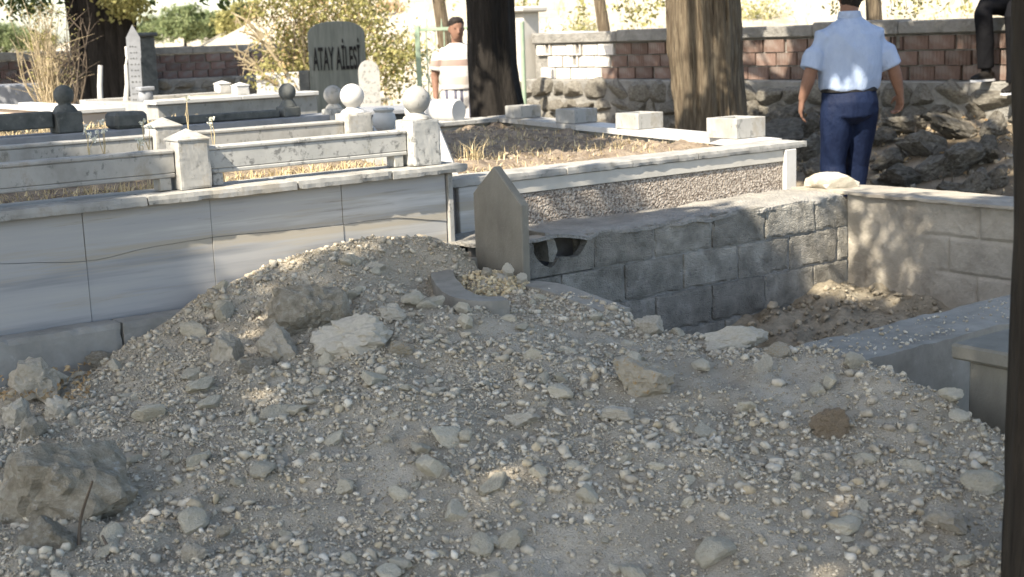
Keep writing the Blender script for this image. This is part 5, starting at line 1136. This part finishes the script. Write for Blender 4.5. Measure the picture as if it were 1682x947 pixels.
o = bpy.data.objects.new('leaf_litter', leaves_mesh('leaf_litter', P-np.array(HEAP.o), lv.uniform(.015, .035, len(P)), MT['leaf_dry'], lv)); COL.objects.link(o); o.parent = HEAP.root; o['kind'] = 'stuff'

# ---------------------------------------------------------------- people
def cloth(name, c1, c2, sc=14, rough=.85, bump=.5): return mat(name, [c1, c2], sc, rough=rough, bump=bump, bscale=9, bdist=.05, stretch=(1, 1, .5), spec=.1)
MT['skin'] = mat('skin', [(.16, .09, .062), (.22, .125, .088)], 18, rough=.55, bump=.1, bscale=90)
MT['hair'] = mat('dark_hair', [(.012, .010, .009), (.03, .024, .02)], 60, rough=.6, bump=.8, bscale=120, bdist=.006)
MT['shirt_blue'] = cloth('light_blue_cotton', (.27, .335, .455), (.32, .385, .505))
MT['trouser_navy'] = cloth('navy_trouser_cloth', (.006, .010, .027), (.010, .017, .042), rough=.6)
MT['black_cloth'] = cloth('black_trouser_cloth', (.004, .004, .005), (.008, .008, .009))
MT['leather'] = mat('black_leather', [(.012, .011, .010), (.02, .018, .016)], 20, rough=.4, bump=.1)
MT['sole'] = mat('pale_sole', [(.5, .5, .5), (.6, .6, .6)], 9, bump=0)
def striped(name, stops, lo, hi):
    m = mat(name, [(1, 1, 1), (1, 1, 1)], 9, rough=.9, bump=.2, bscale=30); nt = m.node_tree; N = nt.nodes; L = nt.links
    tc = N.new('ShaderNodeTexCoord'); sp = N.new('ShaderNodeSeparateXYZ'); L.new(tc.outputs['Object'], sp.inputs[0]); mr = N.new('ShaderNodeMapRange'); mr.inputs[1].default_value = lo; mr.inputs[2].default_value = hi
    ra = N.new('ShaderNodeValToRGB'); ra.color_ramp.interpolation = 'CONSTANT'; ra.color_ramp.elements[1].position = stops[1][0]; ra.color_ramp.elements[0].color = (*stops[0][1], 1); ra.color_ramp.elements[1].color = (*stops[1][1], 1)
    for p, c in stops[2:]: e = ra.color_ramp.elements.new(p); e.color = (*c, 1)
    L.new(sp.outputs[0 if name.startswith('vertical') else 2], mr.inputs[0]); L.new(mr.outputs[0], ra.inputs[0]); L.new(ra.outputs[0], N['Principled BSDF'].inputs['Base Color']); return m
WH, BRN, BEI = (.50, .48, .45), (.27, .20, .17), (.40, .35, .30)
MT['striped_shirt'] = striped('striped_jersey', [(0, WH), (.10, BEI), (.28, WH), (.50, BRN), (.64, WH), (.97, WH)], .98, 1.46)
MT['striped_shorts'] = striped('vertical_striped_cloth', [(0, WH), (.12, (.1, .1, .13)), (.2, WH), (.34, (.1, .1, .13)), (.42, WH), (.5, (.1, .1, .13)), (.58, WH), (.72, (.1, .1, .13)), (.8, WH), (.9, (.1, .1, .13))], -.2, .2)

def fuse(mb, name, m, vox, smooth_it=2, wrinkle=0.0, wf=9, seed=0):
    """melt overlapping closed shapes into one continuous surface"""
    me = mb.mesh(name); o = bpy.data.objects.new('fuse', me); COL.objects.link(o)
    r = o.modifiers.new('r', 'REMESH'); r.mode = 'VOXEL'; r.voxel_size = vox; s = o.modifiers.new('s', 'SMOOTH'); s.factor = .5; s.iterations = smooth_it
    bpy.context.view_layer.update(); out = bpy.data.meshes.new_from_object(o.evaluated_get(bpy.context.evaluated_depsgraph_get())); bpy.data.objects.remove(o); bpy.data.meshes.remove(me)
    if wrinkle:
        n = len(out.vertices); co = np.empty(n*3, np.float32); out.vertices.foreach_get('co', co); co = co.reshape(-1, 3); no = np.array([v.normal[:] for v in out.vertices])
        d = np.array([wrinkle*(1-2*abs(noise.noise((p[0]*wf+p[2]*2.5+seed, p[1]*wf, p[2]*wf*.5)))+.4*noise.noise((p[0]*wf*2.2, p[1]*wf*2, p[2]*wf*1.3+seed))-.5) for p in co]); out.vertices.foreach_set('co', (co+no*d[:, None]).ravel())
    out.name = name; out.materials.clear(); out.materials.append(m); out.polygons.foreach_set('use_smooth', [True]*len(out.polygons)); out.update(); return out
def hand(mb, wr, d, side, pal, curl=.6, s=1.0):
    """wr wrist, d pointing direction, side: thumb direction, pal: palm normal; five bent fingers"""
    wr = Vector(wr); d = Vector(d).normalized(); pal = Vector(pal); pal = (pal-d*pal.dot(d)).normalized(); th = Vector(side); th = (th-d*th.dot(d)-pal*th.dot(pal)).normalized()
    mb.tube([wr-d*.03*s, wr+d*.02*s, wr+d*.055*s, wr+d*.088*s], [(.026*s, .020*s), (.034*s, .019*s), (.042*s, .017*s), (.038*s, .013*s)], 14, up=pal)
    for k, L in enumerate((.072, .08, .075, .058)):
        b = wr+d*.082*s+th*(.030-.020*k)*s; p = [b-d*.012*s]; q = b; a = .25*curl
        for j, f in enumerate((.42, .32, .26)): a += curl*(.55 if j else .3); q = q+(d*math.cos(a)+pal*math.sin(a))*L*f*s; p.append(q)
        mb.tube(p, [.0095*s, .0092*s, .0085*s, .0072*s], 10); mb.ball(p[-1], .0074*s, 8, 6)
    b = wr+d*.022*s+th*.030*s; p = [b-th*.012*s, b+(d*.6+th*.7+pal*.3).normalized()*.032*s, b+(d*.85+th*.45+pal*.5).normalized()*.062*s]; mb.tube(p, [.013*s, .0115*s, .0085*s], 10); mb.ball(p[-1], .0085*s, 8, 6)
def head(mb, c, f, r, u, s=1.0):
    """c centre, f facing, r right, u up"""
    c, f, r, u = Vector(c), Vector(f).normalized(), Vector(r).normalized(), Vector(u).normalized(); P = lambda a, b, d: c+r*a*s+f*b*s+u*d*s
    pth = [P(0, .035, -.125), P(0, .03, -.105), P(0, .018, -.065), P(0, .004, -.01), P(0, -.004, .04), P(0, -.004, .08), P(0, -.004, .108), P(0, -.004, .118)]
    mb.tube(pth, [(.02*s, .025*s), (.045*s, .055*s), (.064*s, .08*s), (.074*s, .094*s), (.076*s, .096*s), (.066*s, .084*s), (.038*s, .05*s), (.01*s, .012*s)], 22, up=f)
    mb.tube([P(0, .088, .025), P(0, .102, -.012), P(0, .108, -.028)], [.008*s, .012*s, .013*s], 8); mb.ball(P(0, .106, -.03), .013*s, 8, 6)
    mb.tube([P(-.024, .082, -.062), P(0, .092, -.061), P(.024, .082, -.062)], [.006*s, .0085*s, .006*s], 8)
    for e in (-1, 1):
        mb.tube([P(.072*e, -.012, .012), P(.084*e, -.022, .012), P(.084*e, -.026, -.02), P(.074*e, -.012, -.03)], [.008*s, .010*s, .009*s, .007*s], 8)
        mb.tube([P(.014*e, .086, .028), P(.034*e, .084, .032), P(.05*e, .07, .026)], [.006*s, .007*s, .005*s], 6)
def shoe(T, an, f, name='shoe', s=1.0):
    an, f = Vector(an), Vector((f[0], f[1], 0)).normalized(); mb = MB().tube([an-f*.085+Vector((0, 0, .035)), an-f*.07+Vector((0, 0, .04)), an+Vector((0, 0, .05)), an+f*.08+Vector((0, 0, .035)), an+f*.15+Vector((0, 0, .026)), an+f*.185+Vector((0, 0, .022))], [(.02, .02), (.036, .036), (.042, .048), (.046, .032), (.042, .023), (.015, .012)], 14, up=(0, 0, 1)).tube([an+Vector((0, 0, .03)), an+Vector((0, 0, .10))], [.046, .045], 14)
    o = T.part(name, fuse(mb, name, MT['leather'], .008, 2), None); sl = MB().prism([(an+f*a+Vector((-f.y, f.x, 0))*b).to_tuple()[:2] for a, b in ((-.09, -.025), (-.06, -.038), (.06, -.04), (.12, -.047), (.17, -.032), (.192, 0), (.17, .032), (.12, .047), (.06, .04), (-.06, .038), (-.09, .025))], 'z', an.z-.006, an.z+.012)
    T.part('sole', sl, MT['sole'], o); return o
def eyes(T, c, f, r, s=1.0):
    c, f, r = Vector(c), Vector(f).normalized(), Vector(r).normalized()
    for e in (-1, 1): T.part('eye', MB().ball(c+r*.032*e*s+f*.083*s+Vector((0, 0, .012*s)), .0085*s, 10, 8), MT['leather'])

# the man in the light blue shirt, seen from behind
mp = atY(1393, 300, 9.62); MAN = Thing('person', 'man in a light blue short-sleeved shirt and navy trousers walking away', 'person', (mp.x, 9.62, 0), 'xy', rot=(0, 0, .12)); MAN.o = (0, 0, 0)
gz = ground_z(*uv((mp.x, 9.62))); MAN.root.location.z = gz
sk = MB().tube([(0, 0, .98), (0, 0, 1.1), (0, 0, 1.3), (0, -.0, 1.42), (0, -.01, 1.47)], [(.15, .10), (.16, .11), (.17, .11), (.15, .09), (.06, .06)], 18, up=(0, 1, 0)).tube([(0, -.01, 1.44), (0, 0, 1.52), (0, .01, 1.60)], [.066, .063, .062], 16)
head(sk, (.015, .03, 1.655), (.12, 1, -.05), (1, -.12, 0), (0, .05, 1))
for e, el, wr, dd in ((-1, (-.285, -.035, 1.165), (-.33, .02, .965), (-.05, .25, -1)), (1, (.30, -.045, 1.175), (.372, .0, .985), (.10, .18, -1))):
    sk.tube([(e*.13, -.005, 1.39), (e*.20, -.012, 1.34), tuple(Vector((e*.25, -.02, 1.25))), el, tuple(Vector(el).lerp(Vector(wr), .35)), tuple(Vector(el).lerp(Vector(wr), .8)), wr], [.045, .048, .05, .045, .046, .034, .029], 14)
    hand(sk, wr, dd, (-e*.25, .9, 0), (-e, -.2, 0), .95 if e > 0 else .6, 1.08)
MAN.part('body', fuse(sk, 'body', MT['skin'], .007, 2), None)
hb = MB(); hb.tube([(.012, .012, 1.59), (.012, .006, 1.63), (.014, .012, 1.68), (.015, .022, 1.73), (.015, .026, 1.765), (.015, .027, 1.785)], [(.058, .058), (.074, .080), (.081, .092), (.080, .094), (.062, .075), (.02, .03)], 22, up=(.12, 1, 0))
MAN.part('hair', fuse(hb, 'hair', MT['hair'], .009, 1, .003, 40), None)
sh = MB().tube([(0, 0, 1.015), (0, 0, 1.045), (0, -.008, 1.10), (0, -.012, 1.2), (0, -.014, 1.32), (0, -.012, 1.40), (0, -.008, 1.455), (0, -.004, 1.49), (0, 0, 1.515)], [(.195, .135), (.214, .15), (.220, .156), (.222, .156), (.222, .15), (.205, .138), (.160, .112), (.108, .084), (.080, .072)], 30, up=(0, 1, 0))
for e, x1 in ((-1, -.285), (1, .296)): sh.tube([(e*.11, -.006, 1.405), (e*.18, -.010, 1.375), (e*.245, -.018, 1.28), (x1, -.028, 1.175)], [(.070, .075), (.084, .084), (.079, .077), (.076, .074)], 18)
sh.tube([(0, 0, 1.495), (0, .002, 1.555)], [(.078, .072), (.070, .068)], 20, up=(0, 1, 0))
so_ = MAN.part('shirt', fuse(sh, 'shirt', MT['shirt_blue'], .009, 4, .012, 6, 3), None)
col = MB(); n = 28; Vv = []; Ff = []
for (rx, ry, z, y) in ((.0795, .0745, 1.505, 0), (.0855, .081, 1.515, -.003), (.0735, .0715, 1.562, .002), (.068, .066, 1.558, .002)):
    for k in range(n): a = 2*math.pi*k/n; Vv.append((rx*math.cos(a), y+ry*math.sin(a), z))
for i in range(3):
    for k in range(n): Ff.append((i*n+k, i*n+(k+1) % n, (i+1)*n+(k+1) % n, (i+1)*n+k))
MAN.part('collar', col.add(Vv, Ff), MT['shirt_blue'], so_, smooth=60)
tr = MB().tube([(0, 0, 1.045), (0, 0, 1.0), (0, -.012, .93), (0, -.012, .86), (0, 0, .82)], [(.186, .132), (.194, .142), (.202, .158), (.195, .152), (.12, .10)], 28, up=(0, 1, 0))
tr.tube([(-.095, -.01, .90), (-.100, -.005, .72), (-.108, .02, .50), (-.105, -.03, .28), (-.103, -.055, .05)], [(.108, .125), (.104, .108), (.086, .09), (.082, .086), (.082, .09)], 20, up=(0, 1, 0))
tr.tube([(.095, -.01, .90), (.098, .03, .72), (.095, .085, .50), (.085, .11, .28), (.080, .12, .05)], [(.108, .125), (.102, .108), (.084, .09), (.080, .085), (.08, .09)], 20, up=(0, 1, 0))
MAN.part('trousers', fuse(tr, 'trousers', MT['trouser_navy'], .010, 2, .009, 6, 9), None)
bl_ = MB(); n = 40; Vv = []; Ff = []
for (k_, z) in ((1.0, 1.012), (1.025, 1.014), (1.02, 1.046), (1.0, 1.048)):
    for k in range(n): a = 2*math.pi*k/n; Vv.append((.196*k_*math.cos(a), .142*k_*math.sin(a), z))
for i in range(3):
    for k in range(n): Ff.append((i*n+k, i*n+(k+1) % n, (i+1)*n+(k+1) % n, (i+1)*n+k))
MAN.part('belt', bl_.add(Vv, Ff), MT['leather'], smooth=60)
shoe(MAN, (-.103, -.055, .0), (-.1, 1, 0)); shoe(MAN, (.08, .12, 0), (.1, 1, 0))

# the man in the striped shirt by the gate, facing the camera
gp2 = atY(752, 100, 14.4); GM = Thing('person', 'man in a pale shirt with brown stripes standing by the green gate', 'person', (gp2.x, 14.4, -.02), 'xy', rot=(0, 0, .1)); GM.o = (0, 0, 0)
S = .955
sk = MB().tube([(0, 0, .98), (0, 0, 1.2), (0, 0, 1.38), (0, .01, 1.44)], [(.14, .1), (.15, .1), (.15, .09), (.06, .06)], 16, up=(0, 1, 0)).tube([(0, .01, 1.42), (0, 0, 1.54)], [.06, .057], 14)
head(sk, (.0, -.02, 1.595), (.15, -1, -.1), (-1, -.15, 0), (0, -.05, 1), .97)
for e, el, wr in ((-1, (-.245, .02, 1.12), (-.245, -.06, .90)), (1, (.25, .02, 1.12), (.20, -.12, .95))):
    sk.tube([(e*.16, 0, 1.37), (e*.21, .01, 1.28), el, wr], [.052, .05, .042, .028], 12); hand(sk, wr, (0, -.2, -1), (-e*.2, -.9, 0), (-e, 0, 0), .6)
for e in (-1, 1): sk.tube([(e*.09, 0, .92), (e*.095, -.01, .5), (e*.095, .01, .06)], [.085, .058, .042], 12)
GM.part('body', fuse(sk, 'body', MT['skin'], .008, 2), None); eyes(GM, (0, -.02, 1.595), (.15, -1, -.1), (-1, -.15, 0), .97)
hb = MB().tube([(0, .02, 1.57), (0, .01, 1.63), (0, -.012, 1.66), (0, -.02, 1.695), (0, -.02, 1.72)], [(.074, .070), (.08, .086), (.081, .098), (.072, .09), (.03, .04)], 18, up=(0, 1, 0)); GM.part('hair', fuse(hb, 'hair', MT['hair'], .010, 1, .003, 40), None)
sh = MB().tube([(0, 0, .98), (0, 0, 1.1), (0, 0, 1.25), (0, 0, 1.36), (0, .005, 1.42), (0, .005, 1.455)], [(.19, .15), (.195, .155), (.195, .14), (.18, .12), (.13, .09), (.07, .065)], 26, up=(0, 1, 0))
for e in (-1, 1): sh.tube([(e*.12, 0, 1.36), (e*.19, .005, 1.32), (e*.235, .01, 1.18)], [.075, .078, .074], 16)
GM.part('shirt', fuse(sh, 'shirt', MT['striped_shirt'], .012, 3, .004, 8, 1), None)
tr = MB().tube([(0, 0, 1.0), (0, 0, .9), (0, 0, .8)], [(.175, .13), (.185, .145), (.15, .12)], 24, up=(0, 1, 0))
for e in (-1, 1): tr.tube([(e*.09, 0, .9), (e*.10, 0, .6), (e*.10, .0, .12)], [.105, .095, .085], 16)
GM.part('trousers', fuse(tr, 'trousers', MT['striped_shorts'], .012, 2, .003, 6), None)
shoe(GM, (-.095, 0, 0), (0, -1, 0)); shoe(GM, (.095, 0, 0), (0, -1, 0))

# the person sitting on the wall at the right, mostly hidden by the near trunk
f_ = -UX; rgt = Vector((f_.y, -f_.x, 0)); st0 = W(10.78, 6.87, 1.5)
SP = Thing('person', 'seated person in black trousers at the top right, one shoe on the wall ledge', 'person', tuple(st0), 'xy', rot=(0, 0, math.atan2(rgt.y, rgt.x))); SP.o = (0, 0, 0)
# local frame: x to the sitter's right, y forward, z up, origin on the seat
sk = MB().tube([(0, -.02, .02), (0, -.03, .2), (0, -.02, .42), (0, 0, .5)], [(.14, .1), (.14, .1), (.15, .09), (.06, .06)], 16, up=(0, 1, 0)).tube([(0, 0, .48), (0, .02, .60)], [.06, .057], 14)
head(sk, (0, .05, .68), (0, 1, -.1), (1, 0, 0), (0, .1, 1))
for e, el, wr in ((-1, (-.25, .08, .24), (-.13, .30, .18)), (1, (.26, .10, .25), (.17, .345, .145))):
    sk.tube([(e*.16, 0, .43), (e*.22, .02, .34), el, wr], [.05, .048, .042, .028], 12); hand(sk, wr, (0, .75, -.65), (-e, .2, 0), (0, -.5, -.8), .5)
SP.part('body', fuse(sk, 'body', MT['skin'], .008, 2), None); eyes(SP, (0, .05, .68), (0, 1, -.1), (1, 0, 0))
SP.part('hair', fuse(MB().tube([(0, .01, .66), (0, .015, .73), (0, .03, .785), (0, .035, .805)], [(.074, .078), (.079, .09), (.07, .082), (.03, .04)], 18, up=(0, 1, 0)), 'hair', MT['hair'], .01, 1, .003, 40), None)
sh = MB().tube([(0, -.02, -.02), (0, -.03, .12), (0, -.03, .3), (0, -.01, .42), (0, 0, .5)], [(.18, .14), (.19, .14), (.19, .13), (.17, .11), (.07, .065)], 24, up=(0, 1, 0))
for e, el, wr in ((-1, (-.25, .08, .24), (-.14, .28, .19)), (1, (.26, .10, .25), (.185, .30, .175))): sh.tube([(e*.12, 0, .42), (e*.21, .02, .34), el, wr], [.072, .068, .056, .042], 14)
SP.part('shirt', fuse(sh, 'shirt', cloth('white_shirt', (.6, .6, .6), (.66, .66, .66)), .012, 3, .004, 8), None)
tr = MB().tube([(0, -.06, .10), (0, -.04, .02), (0, .06, .05)], [(.17, .12), (.18, .13), (.15, .1)], 20, up=(0, 1, 0))
tr.tube([(.09, 0, .07), (.13, .24, .10), (.15, .40, .09), (.155, .43, .02), (.15, .40, -.2), (.15, .38, -.43)], [(.095, .095), (.09, .09), (.078, .08), (.074, .078), (.072, .075), (.066, .07)], 18, up=(1, 0, 0))
tr.tube([(-.09, 0, .07), (-.12, .24, .09), (-.14, .40, .07), (-.14, .43, .0), (-.14, .40, -.25), (-.14, .40, -.55)], [(.095, .095), (.09, .09), (.078, .08), (.074, .078), (.07, .072), (.064, .068)], 18, up=(1, 0, 0))
SP.part('trousers', fuse(tr, 'trousers', MT['black_cloth'], .010, 2, .004, 7), None)
shoe(SP, (.15, .37, -.535), (.1, 1, 0)); shoe(SP, (-.14, .40, -.64), (-.1, 1, 0))
